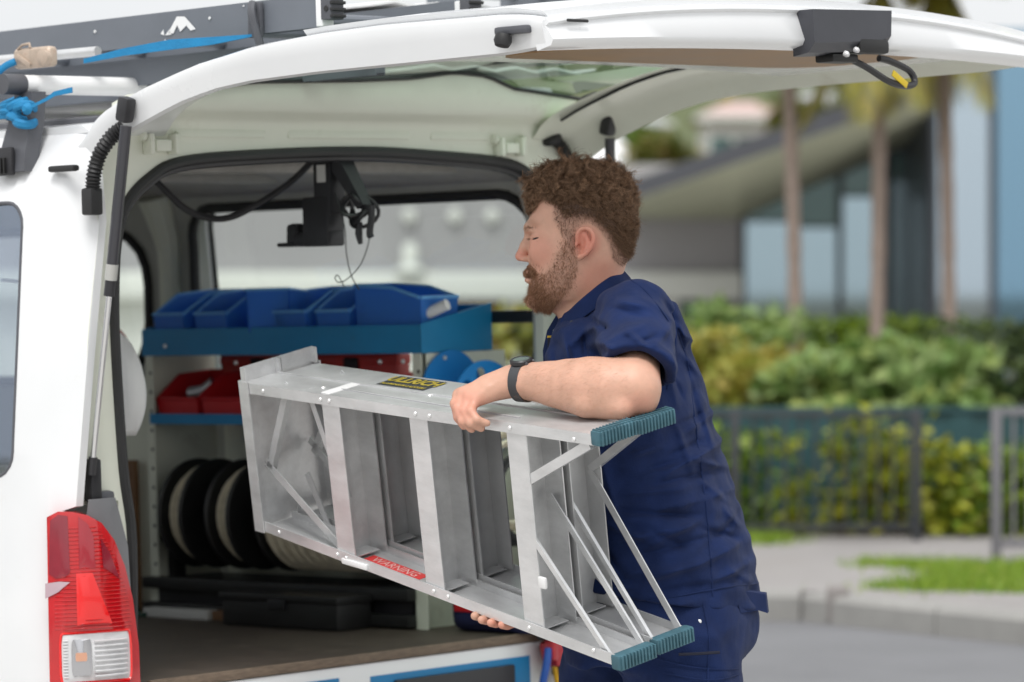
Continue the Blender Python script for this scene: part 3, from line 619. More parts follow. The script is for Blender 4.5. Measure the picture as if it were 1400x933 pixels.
mk('disc_hub', G().lathe((-1.0, .774, .66), (0, -1, 0), [(0, .02), (.006, .018), (.007, .004)], 16), greypl, bl)
mk('hang_cord', G().tube([(-1.0, .80, .73), (-1.0, .80, 1.14)], .003, 6), blackpl, bl); mk('red_guard', G().lathe((-1.0, .815, .685), (0, -1, 0), [(0, .02), (0, .07), (.006, .075), (.008, .02)], 24), redcase, bl)
# camera bracket and wiring below the headliner
cbk = thing('hanging_bracket', 'black bracket box hanging from the headliner above the blue bins', 'bracket', (-.04, .67, 1.14), 'v')
g = G(); g.rbox((-.050, .665, 1.075), (.055, .05, .13), .006); g.rbox((-.072, .665, .995), (.085, .055, .115), .006); g.rbox((-.10, .665, .956), (.15, .05, .035), .010); g.rbox((-.155, .66, .968), (.04, .04, .05), .012); g.rbox((-.175, .66, .944), (.055, .045, .01), .004)
g.loft([[(.0, .645, 1.145), (.0, .69, 1.145), (-.05, .69, 1.145), (-.05, .645, 1.145)], [(.055, .65, 1.06), (.055, .685, 1.06), (.03, .685, 1.05), (.03, .65, 1.05)], [(.075, .65, 1.03), (.075, .68, 1.03), (.055, .68, 1.02), (.055, .65, 1.02)]])
mk('bracket_body', g, blackpl, cbk)
mk('maker_label', G().b2((-.063, .639, 1.085), (-.034, .6395, 1.125)), whitepl, cbk)
g = G()
for i, (r, dz, db) in enumerate(((.034, 0, 0), (.030, .006, .012), (.040, -.004, .02), (.026, .01, -.01))):
    g.tube([(.035+r*math.cos(q)*1.1, .665+db+.012*math.sin(2*q+i), 1.02+dz+r*math.sin(q)*.95) for q in np.linspace(0, 2*math.pi, 20, endpoint=False)], .0048, 7, closed=True)
g.tube([(.03, .665, 1.06), (.06, .665, 1.03), (.085, .66, 1.022), (.098, .66, 1.012)], .0062, 8, smooth=4)
g.tube([(.094, .66, 1.028), (.092, .66, 1.0), (.085, .66, .966), (.088, .66, .955)], .008, 8, smooth=4)
g.tube([(.05, .664, .99), (.045, .664, .965), (.05, .664, .94)], [.006, .009, .005], 8, smooth=3)
mk('cable_coil', g, blackpl, cbk)
mk('thin_wire', G().tube([(-.02, .655, 1.06), (.005, .65, 1.01), (.02, .645, .97), (.022, .645, .92), (.03, .65, .87), (.045, .66, .835)], .0013, 6, smooth=7), blackpl, cbk)
mk('thin_wire', G().tube([(.086, .66, .96), (.078, .655, .925), (.058, .65, .888), (.02, .65, .862), (-.015, .655, .853), (-.028, .655, .863), (-.018, .655, .869), (.0, .655, .845)], .0013, 6, smooth=7), blackpl, cbk)
mk('loose_cable', G().tube([(-.36, .36, 1.135), (-.33, .40, 1.085), (-.31, .45, 1.035), (-.29, .50, 1.012), (-.25, .54, 1.012), (-.20, .59, 1.045), (-.15, .64, 1.09), (-.10, .66, 1.135)], .0078, 8, smooth=7), blackpl, None, 'v', label='thick black cable looping down from the headliner at the left', cat='cable')
mk('security_bar', G().rbox((-.40, 1.445, .756), (.90, .02, .032), .005), blackmetal, None, 'v', label='dark horizontal bar across the far window behind the shelf end', cat='bar')
nb = mk('tool_bag', G().rbox((-.04, 1.22, .075), (.26, .16, .15), .04, seg=4), navybag, None, 'v', smooth=60, label='dark navy tool bag on the load floor behind the ladder', cat='bag')
mk('bag_strap', G().tube([(-.14, 1.15, .14), (-.10, 1.14, .19), (.0, 1.14, .19), (.05, 1.15, .14)], .009, 8, smooth=5, flat=.4), navybag, nb)
mk('bag_patch', G().rbox((-.11, 1.139, .06), (.07, .006, .02), .002), redbin, nb)
lv = mk('level', G().rbox((-.72, 1.145, .44), (.035, .03, .12), .004), orange, None, 'v', label='orange plastic tool hanging below the lower shelf behind the ladder', cat='tool')
mk('tool_grip', G().rbox((-.72, 1.145, .375), (.03, .028, .03), .005), redcase, lv)
g = G()
for i in range(9):
    r = .085+.004*(i % 4); g.tube([(-.10+.012*math.sin(i*1.7)+.008*(i % 3), 1.31+r*math.cos(q)*.9, .30+.10*math.sin(q)*(1+.05*math.sin(i))+.008*(i % 3)) for q in np.linspace(0, 2*math.pi, 28, endpoint=False)], .0048, 6, closed=True)
coil = mk('cable_coil', g, blackpl, None, 'v', label='coil of black and grey cable hanging behind the ladder near the man', cat='cable coil')
g = G()
for i in range(5):
    g.tube([(-.115+.01*math.sin(i*2.1), 1.31+.095*math.cos(q), .33+.115*math.sin(q)+.01*i) for q in np.linspace(0, 2*math.pi, 28, endpoint=False)], .006, 6, closed=True)
mk('grey_loop', g, cabcream, coil)
pl = mk('pale_board', G().rbox((-.14, 1.38, .30), (.22, .012, .42), .004), cream, None, 'v', label='pale board standing at the far side behind the cable coil', cat='board')
# plug and leads at the rear sill
pg = thing('lead_plug', 'red and black plug with blue and yellow leads hanging at the rear sill', 'plug', (.085, 1.22, -.05), 'v')
g = G(); g.rbox((.085, 1.245, -.045), (.05, .06, .065), .014, rot=rot_axis((1, 0, 0), .3)); g.rbox((.095, 1.29, -.02), (.05, .075, .045), .012, rot=rot_axis((1, 0, 0), .5)); g.rbox((.10, 1.215, -.03), (.03, .022, .07), .009)
mk('plug_shell', g, mat('red_plug', (.42, .008, .02), .3, coat=.4), pg)
g = G(); g.lathe((.09, 1.262, -.075), (.1, .15, -1), [(0, .026), (.02, .03), (.035, .022), (.05, .017)], 16); g.rbox((.10, 1.33, -.055), (.05, .05, .06), .012); g.rbox((.09, 1.21, .0), (.045, .03, .03), .008)
mk('plug_cap', g, blackpl, pg)
mk('blue_lead', G().tube([(.10, 1.205, -.035), (.105, 1.19, -.075), (.105, 1.175, -.12), (.10, 1.16, -.22), (.09, 1.15, -.36)], .0095, 10, smooth=5), mat('blue_sheath', (.006, .07, .34), .4), pg)
for o, m_ in ((0, mat('yellow_sheath', (.72, .40, .01), .4)), (.014, mat('dark_red_sheath', (.16, .01, .01), .4)), (.026, MATS['yellow_sheath'])):
    mk('lead', G().tube([(.09, 1.232+o, -.06), (.095, 1.235+o, -.11), (.09, 1.25+o*.6, -.17), (.085, 1.248+o, -.36)], .0062, 8, smooth=5), m_, pg)

# ================================================================== ON THE ROOF
rack = thing('roof_rack', 'white tubular roof bar on a black foot clamped to the van gutter', 'roof rack', (-.145, .6, 1.12), 'v')
mk('cross_bar', G().tube([(-.145, -.165, 1.302), (-.145, 1.52, 1.302)], .021, 20), whitetube, rack)
mk('end_cap', G().tube([(-.145, -.215, 1.302), (-.145, -.16, 1.302)], .0225, 20), greypl, rack)
for s in (0, 1):
    q = (lambda p: p) if s == 0 else far_b
    g = G(); g.loft([[q((a+da, b+db, c)) for da, db in ((-.05*wd, 0), (.05*wd, 0), (.05*wd, .04), (-.05*wd, .04))] for a, b, c, wd in ((-.135, -.165, 1.285, .55), (-.14, -.175, 1.22, .75), (-.145, -.19, 1.16, .85), (-.145, -.197, 1.112, .85))])
    ft = mk('rack_foot', g, greypl, rack)
    g = G(); g.rbox(q((-.17, -.20, 1.135)), (.075, .012, .062), .006)
    mk('foot_cover', g, blackpl, ft)
    g = G()
    for k in range(5): g.rbox(q((-.196+k*.011, -.209, 1.126)), (.004, .008, .034), .001)
    mk('cover_rib', g, blackmetal, ft, kind='stuff')
mk('cross_bar', G().tube([(-1.5, -.165, 1.302), (-1.5, 1.52, 1.302)], .021, 16), whitetube, rack)
for b in (-.16, 1.5): mk('rack_foot', G().rbox((-1.5, b, 1.22), (.06, .04, .17), .01), greypl, rack)
# grey ladder tied on the roof
lad = thing('roof_ladder', 'grey extension ladder strapped along the roof with a flaking white mark on its stile', 'ladder', (-.7, .3, 1.33), 'v')
zc = lambda a: 1.414+.011*(a+.53)
def stile(b, a0, a1, z, h=.066, d=.028):
    return G().loft([[(a, b, z(a)-h/2), (a, b+.004, z(a)-h/2), (a, b+.004, z(a)-h/2+.005), (a, b+d, z(a)-h/2+.005), (a, b+d, z(a)-h/2), (a, b+d+.002, z(a)-h/2), (a, b+d+.002, z(a)+h/2), (a, b, z(a)+h/2)] for a in np.linspace(a0, a1, 6)])
st1 = mk('stile', stile(.10, -2.4, .515, zc, .070), roofgrey, lad)
mk('stile', stile(.52, -2.4, .515, zc, .070), roofgrey, lad)
st3 = mk('inner_stile', stile(.155, -2.4, .32, lambda a: zc(a)-.085, .06), roofgrey, lad)
mk('inner_stile', stile(.46, -2.4, .32, lambda a: zc(a)-.085, .06), roofgrey, lad)
for a in np.arange(-2.2, .5, .28): mk('rung', G().tube([(a, .13, zc(a)), (a, .52, zc(a))], .015, 10), roofgrey, lad)
for b in (.10, .52):
    mk('stile_end', G().rbox((.522, b+.014, zc(.52)), (.02, .034, .068), .003), whitetube, lad)
    ft = mk('rubber_foot', G().rbox((.545, b+.014, zc(.52)+.008), (.03, .04, .058), .003), greypl, lad)
    g = G()
    for k in range(4): g.rbox((.562, b+.014, zc(.52)-.014+k*.014), (.010, .040, .007), .002)
    g.lathe((.548, b-.006, zc(.52)+.002), (0, -1, 0), [(0, .007), (.002, .006)], 10)
    mk('foot_tread', g, rubber, ft, kind='stuff')
hk = mk('guide_hook', G().rbox((.335, .09, zc(.33)-.006), (.04, .012, .075), .004).tube([(.335, .082, zc(.33)+.03), (.345, .070, zc(.33)+.005), (.350, .082, zc(.33)-.045), (.352, .10, zc(.33)-.10)], .009, 8, smooth=4), greypl, lad)
wm = mat('flaking_white_paint', (.80, .80, .80), .6)
A_ = lambda x, y, t: (x, .0985-t, zc(x)+y)
mk('white_mark', G().sheet([(.045, -.012), (.075, .022), (.100, .020), (.135, -.010), (.118, -.012), (.105, .0), (.085, -.012), (.075, .003), (.062, -.014)], [], A_, .0006).sheet([(.035, -.016), (.05, -.004), (.055, -.016)], [], A_, .0006).sheet([(.02, -.012), (.03, -.003), (.032, -.016)], [], A_, .0006).sheet([(.03, -.028), (.036, -.024), (.036, -.030)], [], A_, .0006).sheet([(.285, .028), (.292, .030), (.291, .026)], [], A_, .0006), wm, lad, kind='stuff')
for a in (.18, -.2): mk('rivet', G().lathe((a, .0985, zc(a)+.01), (0, -1, 0), [(0, .004), (.0015, .003)], 8), rivet, lad)
mk('conduit', G().tube([(-1.9, .02, 1.376), (-.10, .02, 1.376)], .011, 12), alu, None, 'v', label='thin bare metal conduit lying on the roof bar under the ratchet', cat='conduit')
rs = thing('ratchet_strap', 'blue ratchet strap with tan buckle tying the ladder to the roof bar', 'strap', (-.15, 0, 1.30), 'v')
g = G(); g.loft([[(a, -.035+.12*t, c+h*.5), (a, -.030+.12*t, c+h*.5), (a, -.030+.12*t, c-h*.5), (a, -.035+.12*t, c-h*.5)] for t, a, c, h in ((0, -.085, 1.352, .010), (.2, .02, 1.366, .016), (.45, .14, 1.3755, .022), (.7, .235, 1.378, .017), (1, .33, 1.385, .005))])
mk('strap_run', g, strapblue, rs)
mk('strap_run', G().sheet([(.30, -.02), (.47, -.02), (.47, .0), (.30, .0)], [], lambda x, y, t: (x, .30+t, zc(x)-.046+y), .002), strapblue, rs)
g = G()
for i in range(6):
    g.tube([(-.145+.024*(i % 3-1)*.9+.035*math.sin(q)*0+.030*math.cos(q), -.172-.012*math.cos(q)+.028*math.sin(q), 1.262-.008*i+.010*math.sin(q+i)) for q in np.linspace(0, 2*math.pi, 20, endpoint=False)], .010, 6, closed=True, flat=.5)
g.rbox((-.150, -.195, 1.238), (.066, .012, .022), .005)
g.lathe((-.088, -.195, 1.246), (.3, -1, 0), [(-.01, .006), (0, .014), (.012, .006)], 10)
mk('strap_knot', g, strapblue, rs)
g = G(); g.loft([[(a, -.2+.05*t, c+h/2), (a, -.197+.05*t, c+h/2), (a, -.197+.05*t, c-h/2), (a, -.2+.05*t, c-h/2)] for t, a, c, h in ((0, -.085, 1.245, .006), (.5, -.05, 1.264, .007), (.75, -.035, 1.276, .010), (1, .008, 1.282, .012))])
mk('strap_tail', g, strapblue, rs)
mk('strap_tail', G().tube([(-.19, -.14, 1.355), (-.215, -.15, 1.345), (-.235, -.16, 1.325), (-.21, -.17, 1.318)], .008, 8, smooth=4, flat=.4), strapblue, rs)
bk = mk('buckle', G().rbox((-.145, -.12, 1.361), (.125, .03, .046), .014, seg=3), ratchet, rs)
g = G(); g.lathe((-.098, -.137, 1.358), (0, -1, 0), [(-.01, .018), (.004, .018), (.006, .012)], 18); g.rbox((-.165, -.137, 1.355), (.05, .006, .012), .003, rot=rot_axis((0, 1, 0), .5)); g.tube([(-.19, -.132, 1.382), (-.175, -.132, 1.390), (-.15, -.132, 1.392), (-.148, -.132, 1.383)], .003, 6)
mk('buckle_lever', g, ratchet, bk)
# pale ribbed roof load on the far side
rp = thing('roofing_sheets', 'stack of pale ribbed sheets lying on the far side of the roof', 'sheets', (-.4, 1.1, 1.325), 'v')
for k in range(7):
    z = 1.345+k*.026
    pr_ = [(.80+.07*i, z+(.010 if i % 2 else 0)) for i in range(10)]
    g = G().loft([[(a, b, c) for b, c in pr_]+[(a, b, c-.006) for b, c in pr_[::-1]] for a in (-2.3, .10-.02*k)])
    mk('ribbed_sheet', g, whitetube, rp)
l2 = thing('short_roof_ladder', 'dark grey step section lying on top of the pale roof sheets', 'ladder', (-.06, 1.2, 1.52), 'v')
for b in (1.16, 1.42): mk('stile', G().rbox((-.06, b, 1.548), (.26, .03, .052), .004), roofgrey, l2)
for a in (-.14, -.04, .04): mk('rung', G().tube([(a, 1.16, 1.548), (a, 1.42, 1.548)], .013, 8), roofgrey, l2)
for b in (1.16, 1.42): mk('end_foot', G().rbox((.085, b, 1.545), (.036, .036, .05), .004), rubber, l2)
# ================================================================== THE CARRIED STEP LADDER (ladder frame e, d, h)
LE = 1.142
hw = lambda e: .5*(.4677+(.3277-.4677)*e/LE)
sl_ = thing('step_ladder', 'folded aluminium step ladder with teal rubber feet carried on its side by the man', 'ladder', (0.0, .1, 0), 'l')
def channel(sgn, d0, d1, inset, e0, e1, flip=1):
    """rail: web on the outside, flanges turned inwards"""
    t = .003; fl_ = .023; g = G(); rings = []
    for e in np.linspace(e0, e1, 8):
        h = (hw(e)-inset)*sgn; s = -sgn
        rings.append([(e, d0, h), (e, d1, h), (e, d1, h+s*fl_*.8), (e, d1-t, h+s*fl_*.8), (e, d1-t, h+s*t), (e, d0+t, h+s*t), (e, d0+t, h+s*fl_), (e, d0, h+s*fl_)])
    g.loft(rings)
    return g
for sgn in (-1, 1):
    r1 = mk('rail', channel(sgn, 0, .092, 0, .0, LE-.01), alu, sl_, smooth=25)
    r2 = mk('rail', channel(sgn, .099, .192, .004, .0, LE-.02), alud, sl_, smooth=25)
    h = lambda e: (hw(e)+.0012)*sgn
    mk('rail_ridge', G().tube([(e, .052-.03*(1-e/LE), h(e)) for e in np.linspace(.25, LE-.30, 6)], .0016, 6), alud, r1)
    mk('rail_ridge', G().tube([(e, .088, h(e)) for e in np.linspace(.02, LE-.02, 6)], .0022, 6), alu, r1)
def tread(e, d0, d1, wd, m, inset=.004):
    t = .0028; hh = hw(e)-inset-.003
    g = G()
    sec = [(e, d0), (e, d1), (e-wd, d1), (e-wd, d1-t), (e-t, d1-t), (e-t, d0+t), (e-wd, d0+t), (e-wd, d0)]
    g.loft([[(q[0], q[1], x) for q in sec] for x in (-hh, hh)])
    for x in (-hh+.002, hh-.002): g.b2((e-wd*.8, d0+.012, x-.001), (e-.002, d1-.012, x+.001))
    return g
TE = (.267, .572, .862)
for k, e in enumerate(TE):
    s_ = mk('tread', tread(e, .004, .090, .058, alu), alu, sl_, smooth=25)
    g = G()
    for x in (-1, 1):
        for dd in (.015, .045): g.lathe((e-dd, .0035, x*(hw(e)-.012)), (0, -1, 0), [(0, .0045), (.002, .003)], 8)
    mk('rivet', g, rivet, s_, kind='stuff')
    mk('rear_tread', tread(e-.012, .103, .186, .050, alud, .008), alud, sl_, smooth=25)
# cap at the top end
g = G(); hh = hw(LE)+.004
g.b2((LE-.004, -.004, -hh), (LE, .196, hh)); g.b2((LE-.032, -.004, -hh), (LE-.004, -.001, hh)); g.b2((LE-.03, .193, -hh), (LE-.004, .196, hh))
for x in (-1, 1):
    for d0, d1 in ((-.004, .092), (.099, .196)): g.b2((LE-.085, d0, x*hh-.0012), (LE, d1, x*hh+.0012)) if 0 else None
cap = mk('top_cap', g, alu, sl_)
for d0 in (.0, .098):
    g = G(); g.b2((LE-.012, d0, -hh-.030), (LE-.009, d0+.094, -hh+.01)); g.b2((LE-.026, d0+.088, -hh-.030), (LE-.009, d0+.094, -hh+.004))
    g.b2((LE-.026, d0-.002, -hh-.030), (LE-.009, d0+.001, -hh+.01))
    mk('cap_bracket', g, alu, sl_)
# braces
def brace(p, q, wd=.019, m=alu):
    p, q = np.array(p, float), np.array(q, float); d = nrm(q-p); n = np.array((0, 1.0, 0)); s = nrm(np.cross(d, n)); x = wd/2; t = .0025
    ring = lambda o: [o-s*x, o+s*x, o+s*x+n*t, o-s*(x-t)+n*t, o-s*(x-t)+n*.014, o-s*x+n*.014]
    return mk('brace', G().loft([ring(p), ring(q)]), m, sl_, smooth=25)
E0_ = .268
brace((.240, .006, -.090), (.025, .006, -.208)); brace((.236, .180, -.075), (.045, .186, -.208), .016)
brace((.235, .004, .00), (.022, .006, .222), .012); brace((.240, .075, -.05), (.012, .084, .222), .014); brace((.236, .106, -.05), (.010, .106, .219), .011); brace((.236, .180, -.075), (.010, .182, .219), .017)
brace((.84, .02, .05), (.93, .02, -.175), .016, alud); brace((.30, .17, .02), (.44, .17, .19), .016)
for p, q in (((LE-.02, .03, .02), (LE-.26, .03, .172)), ((LE-.02, .15, .0), (LE-.25, .15, .172)), ((LE-.03, .03, .03), (LE-.13, .03, -.172)), ((LE-.03, .15, .03), (LE-.17, .15, -.172)), ((LE-.08, .09, .05), (LE-.14, .09, .165))): brace(p, q, .018, alud)
# feet
for sgn in (-1, 1):
    for d0, d1, m_ in ((-.004, .094, 0), (.097, .198, .003)):
        h = (hw(0)-m_)*sgn; s = -sgn
        g = G(); g.rbox((-.004, (d0+d1)/2, h+s*.008), (.026, d1-d0-.002, .030), .005)
        f_ = mk('rubber_foot', g, tealrub, sl_)
        g = G()
        for dd in np.arange(d0+.008, d1-.004, .0085): g.rbox((-.018, dd, h+s*.008), (.006, .0042, .028), .0012)
        for dd in np.arange(d0+.008, d1-.004, .0085): g.rbox((-.004, dd, h-s*.0075), (.022, .0042, .003), .001)
        mk('foot_rib', g, tealrub, f_, kind='stuff')
# rivets, wear, stickers
g = G()
for e, h in ((.06, -.016), (.25, -.012), (.50, -.012), (.545, -.012), (.83, -.012), (.86, -.012), (1.06, -.012)):
    g.lathe((e, -.0005, -hw(e)-h), (0, -1, 0), [(0, .005), (.0025, .0035)], 10); g.lathe((e, -.0005, hw(e)+h), (0, -1, 0), [(0, .005), (.0025, .0035)], 10)
for e, d in ((.60, .084), (.30, .15), (.9, .04)): g.lathe((e, d, -hw(e)-.0002), (0, 0, -1), [(0, .006), (.002, .004)], 10)
mk('rivet', g, rivet, sl_, kind='stuff')
mk('wear_mark', G().b2((.835, .004, -hw(.835)-.0007), (.862, .090, -hw(.835)+.001)), whitetube, sl_)
mk('spacer_plug', G().rbox((.80, -.002, hw(.80)-.006), (.085, .006, .012), .002), whitetube, sl_)
mk('hinge_knob', G().rbox((.19, -.004, .10), (.022, .008, .024), .004), whitetube, sl_)
def decal_text(nm, body, size, loc, ex, ey, m, parent, bold=.0):
    """flat lettering turned into mesh and laid on a face spanned by ex (reading direction) and ey (up)"""
    c = bpy.data.curves.new(nm, 'FONT'); c.body = body; c.size = size; c.align_x = 'CENTER'; c.align_y = 'CENTER'; c.resolution_u = 2; c.offset = bold
    o = bpy.data.objects.new('lettering_tmp', c); COL.objects.link(o); bpy.context.view_layer.update()
    me = bpy.data.meshes.new_from_object(o.evaluated_get(bpy.context.evaluated_depsgraph_get())); bpy.data.objects.remove(o); bpy.data.curves.remove(c)
    ex, ey = nrm(np.array(ex, float)), nrm(np.array(ey, float)); loc = np.array(loc, float)-ORIG[parent.name]
    v = np.array([q.co[:] for q in me.vertices]); f = [tuple(p.vertices) for p in me.polygons]; bpy.data.meshes.remove(me)
    v = loc+v[:, :1]*ex+v[:, 1:2]*ey
    ob = bpy.data.objects.new(nm, bpy.data.meshes.new(nm)); ob.data.from_pydata([tuple(q) for q in v], [], f); ob.data.materials.append(m)
    COL.objects.link(ob); ob.parent = parent; ORIG[ob.name] = ORIG[parent.name]; return ob
e_ = .655; hs = hw(e_)-.004
slope = (.3277-.4677)/2/LE
exx = np.array((-1, 0, -slope*1.0)); exx = np.array((-1.0, 0, slope)); eyy = np.array((0, 1.0, 0))
lab = lambda x, y, t: (x, y, -(hw(x)-.004)-.0006-t)
stick = mk('sticker', G().sheet([(.66, .114), (.815, .114), (.815, .180), (.66, .180)], [], lab, .0004), mat('dark_sticker', (.03, .035, .045), .5), sl_)
decal_text('lettering', 'ULLRICH', .042, (.738, .156, -(hw(.735)-.004)-.0016), exx, eyy, mat('yellow_print', (.50, .39, .04), .5), stick, .0016)
decal_text('small_print', 'ALUMINIUM LADDERS', .0145, (.738, .124, -(hw(.735)-.004)-.0016), exx, eyy, MATS['yellow_print'], stick, .0004)
lab2 = lambda x, y, t: (x, y, hw(x)-.0034-t)
wl_ = mk('warning_label', G().sheet([(.635, .030), (.815, .030), (.815, .062), (.635, .062)], [], lab2, .0004), mat('red_label', (.72, .05, .05), .5), sl_)
decal_text('lettering', 'WARNING', .030, (.725, .046, hw(.725)-.0045), (-1, 0, -slope), (0, 1, 0), mat('pale_print', (.8, .45, .42), .5), wl_, .0002)
# ================================================================== THE STREET BEHIND
asphalt = mat('pale_asphalt', (.165, .167, .175), .9, var=.14, nscale=1.2, bump=.4, bscale=120, dirt=((.10, .10, .10), .8, .60, .5))
paving = mat('pavement_concrete', (.27, .255, .248), .85, var=.10, nscale=1.5, bump=.2, bscale=80, dirt=((.22, .20, .18), 1.2, .56, .6))
kerbm = mat('kerb_concrete', (.29, .285, .27), .85, var=.14, nscale=4, bump=.2, bscale=60, dirt=((.2, .19, .18), 3, .55, .6))
soil = mat('earth', (.10, .085, .05), .95, var=.3, nscale=2)
grassm = leafmat('grass_blades', [(.10, .22, .015), (.18, .32, .02), (.26, .38, .03), (.30, .34, .06)])
fencem = mat('charcoal_fence_paint', (.035, .038, .042), .45, var=.15, nscale=8)
gatem = mat('grey_gate_paint', (.17, .165, .18), .45, var=.1, nscale=6)
tealp = mat('teal_sheet', (.022, .072, .080), .5, var=.12, nscale=3)
gnd = mk('ground', G().quad((-900, -900, -.03), (900, -900, -.03), (900, 1500, -.03), (-900, 1500, -.03)), soil, kind='structure', loc=(0, 0, -.03))
mk('added_bounce_slab', G().sheet([(-9, -8), (9, -8), (9, 13.2), (-9, 13.2)], [], lambda x, y, t: (x, y, .006-t), .005, 3), mat('bounce_slab_concrete', (.46, .45, .43), .85, var=.08, nscale=1.5, bump=.2, bscale=70, dirt=((.3, .29, .27), 1.0, .58, .6)), kind='structure', loc=(0, 3, 0))  # unseen pale slab added to bounce light up under the tailgate
kl = [(-40, 17.6), (-6, 17.35), (-.5, 17.05), (1.0, 16.95), (1.40, 16.85), (1.62, 16.50), (2.1, 15.75), (3.0, 15.0), (5.0, 14.3), (14, 12.6), (40, 10)]
mk('road', G().add([(-60, -60, 0), (60, -60, 0), (60, 22, 0), (-60, 22, 0)], [(0, 1, 2, 3)]), asphalt, kind='structure', loc=(0, 0, 0))
ks = spline([(x, y, 0) for x, y in kl], 12); back = [(x, 21.0) for x in (40, -40)]
mk('pavement', G().sheet([(x, y+.14) for x, y, _ in ks]+back, [], lambda x, y, t: (x, y, .125-t), .15, 0), paving, kind='structure', loc=(0, 19, 0))
kb = thing('kerb', None, None, (0, 17, 0), kind='structure')
acc = np.concatenate([[0], np.cumsum(np.linalg.norm(np.diff(ks[:, :2], axis=0), axis=1))])
def kat(s): return np.array([np.interp(s, acc, ks[:, 0]), np.interp(s, acc, ks[:, 1]), 0])
s0 = float(np.interp(-5.0, ks[:, 0], acc)); s1 = float(np.interp(12, ks[:, 0], acc)); L_ = .9; i = 0
while s0 < s1:
    p, q = kat(s0+.006), kat(s0+L_-.006); d = nrm(q-p); n_ = np.array((-d[1], d[0], 0)); dz = .004*math.sin(i*2.3)
    mk('kerb_stone', G().loft([[x+(0, 0, 0), x+(0, 0, .10+dz), x+n_*.02+(0, 0, .125+dz), x+n_*.15+(0, 0, .128+dz), x+n_*.15] for x in (p, q)]), kerbm, kb); s0 += L_; i += 1
mk('kerb_marker', G().rbox((1.425, 16.80, .085), (.10, .10, .17), .03, seg=3), mat('weathered_stone', (.25, .23, .22), .9, var=.3, nscale=14), None, label='short weathered marker stone at the bend of the kerb', cat='stone')
mk('garden_bed', G().sheet([(-40, 20.9), (40, 20.9), (40, 29), (-40, 29)], [], lambda x, y, t: (x, y, .13-t+.0*x), .1, 0), soil, kind='structure', loc=(0, 25, 0))
mk('added_bounce_paving', G().sheet([(-40, 29), (40, 29), (40, 78), (-40, 78)], [], lambda x, y, t: (x, y, .12-t), .1, 0), mat('pale_bounce_paving', (.46, .45, .42), .8, var=.08, nscale=.8), kind='structure', loc=(0, 50, 0))  # pale paving added out of view to bounce light onto the soffit
def blades(nm, poly, n, z, h, label):
    poly = np.array(poly); lo, hi = poly.min(0), poly.max(0); P = rng.uniform(lo, hi, (n*3, 2)); P = P[inpoly_np(P, poly)][:n]; n = len(P); P = P+rng.normal(0, .10, P.shape)*(rng.random((n, 1)) < .35)
    a = rng.uniform(0, 6.28, n); hh = h*rng.uniform(.4, 1.2, n); w_ = .006; dx = np.cos(a)*w_; dy = np.sin(a)*w_; lx = rng.normal(0, .4, n)*hh; ly = rng.normal(0, .4, n)*hh
    v = np.stack([np.stack([P[:, 0]-dx, P[:, 1]-dy, np.full(n, z)], 1), np.stack([P[:, 0]+dx, P[:, 1]+dy, np.full(n, z)], 1), np.stack([P[:, 0]+lx, P[:, 1]+ly, z+hh], 1)], 1).reshape(-1, 3)
    return mk(nm, (v, np.arange(3*n).reshape(-1, 3).tolist()), grassm, None, smooth=0, label=label, kind='stuff', loc=(lo[0], lo[1], z), cat='grass')
blades('grass', [(1.55, 17.2), (1.75, 17.0), (2.2, 16.9), (6, 16.4), (6, 18.2), (2.45, 18.7), (2.0, 18.8), (1.72, 18.85), (1.66, 18.6), (2.0, 18.2), (1.85, 17.6)], 30000, .12, .055, 'patch of short bright grass on the pavement by the grey gate')
blades('grass', [(-1.5, 20.2), (1.35, 20.15), (1.5, 20.5), (1.3, 20.75), (-1.5, 20.75)], 9000, .12, .07, 'strip of grass along the foot of the dark railing')
# railing
FY = 20.5
rf = thing('railing', 'low charcoal metal railing with upright bars along the garden behind the man', 'fence', (0, FY, .12))
for z in (.20, .80): mk('rail', G().b2((-3.2, FY-.014, z-.014), (2.16, FY+.014, z+.014)), fencem, rf)
for x in (-3.2, -1.0, 1.19, 2.16): mk('post', G().rbox((x, FY, .47), (.048, .048, .71), .004), fencem, rf)
bar0 = None
for i, x in enumerate(np.arange(-3.11, 2.12, .083)):
    if bar0 is None: bar0 = mk('bar', G().b2((x-.007, FY-.007, .2), (x+.007, FY+.007, .80)), fencem, rf)
    else: share(bar0, 'bar', rf, (x+3.11, 0, 0))
gf = thing('gate_panel', 'light grey metal gate frame with thin bars at the right edge', 'gate', (3.2, 18.95, .12))
for x in (2.39, 4.1): mk('post', G().rbox((x, 18.95, .50), (.050, .05, .76), .005), gatem, gf)
for z in (.86, .21): mk('rail', G().rbox((3.245, 18.95, z), (1.66, .036, .036), .004), gatem, gf)
b0_ = None
for i, x in enumerate(np.arange(2.475, 4.06, .075)):
    if b0_ is None: b0_ = mk('bar', G().b2((x-.008, 18.942, .21), (x+.008, 18.958, .86)), gatem, gf)
    else: share(b0_, 'bar', gf, (x-2.475, 0, 0))
pf = thing('sheet_fence', 'dark teal corrugated sheet fence half hidden by creepers behind the railing', 'fence', (0, 21.3, .12)); p0 = None
for i, x in enumerate(np.arange(-3.2, 4.2, .74)):
    if p0 is None:
        sec = []
        for k in range(13):
            xx = x+.73*k/12; sec.append((xx, 21.3+(.018 if (k//2) % 2 else 0)))
        p0 = mk('sheet_panel', G().loft([[(a, b, z) for a, b in sec]+[(a, b+.004, z) for a, b in sec[::-1]] for z in (.12, .79)]), tealp, pf, smooth=0)
    else: share(p0, 'sheet_panel', pf, (x+3.2, 0, 0))
mk('cap_rail', G().b2((-3.2, 21.285, .79), (4.2, 21.335, .815)), tealp, pf)
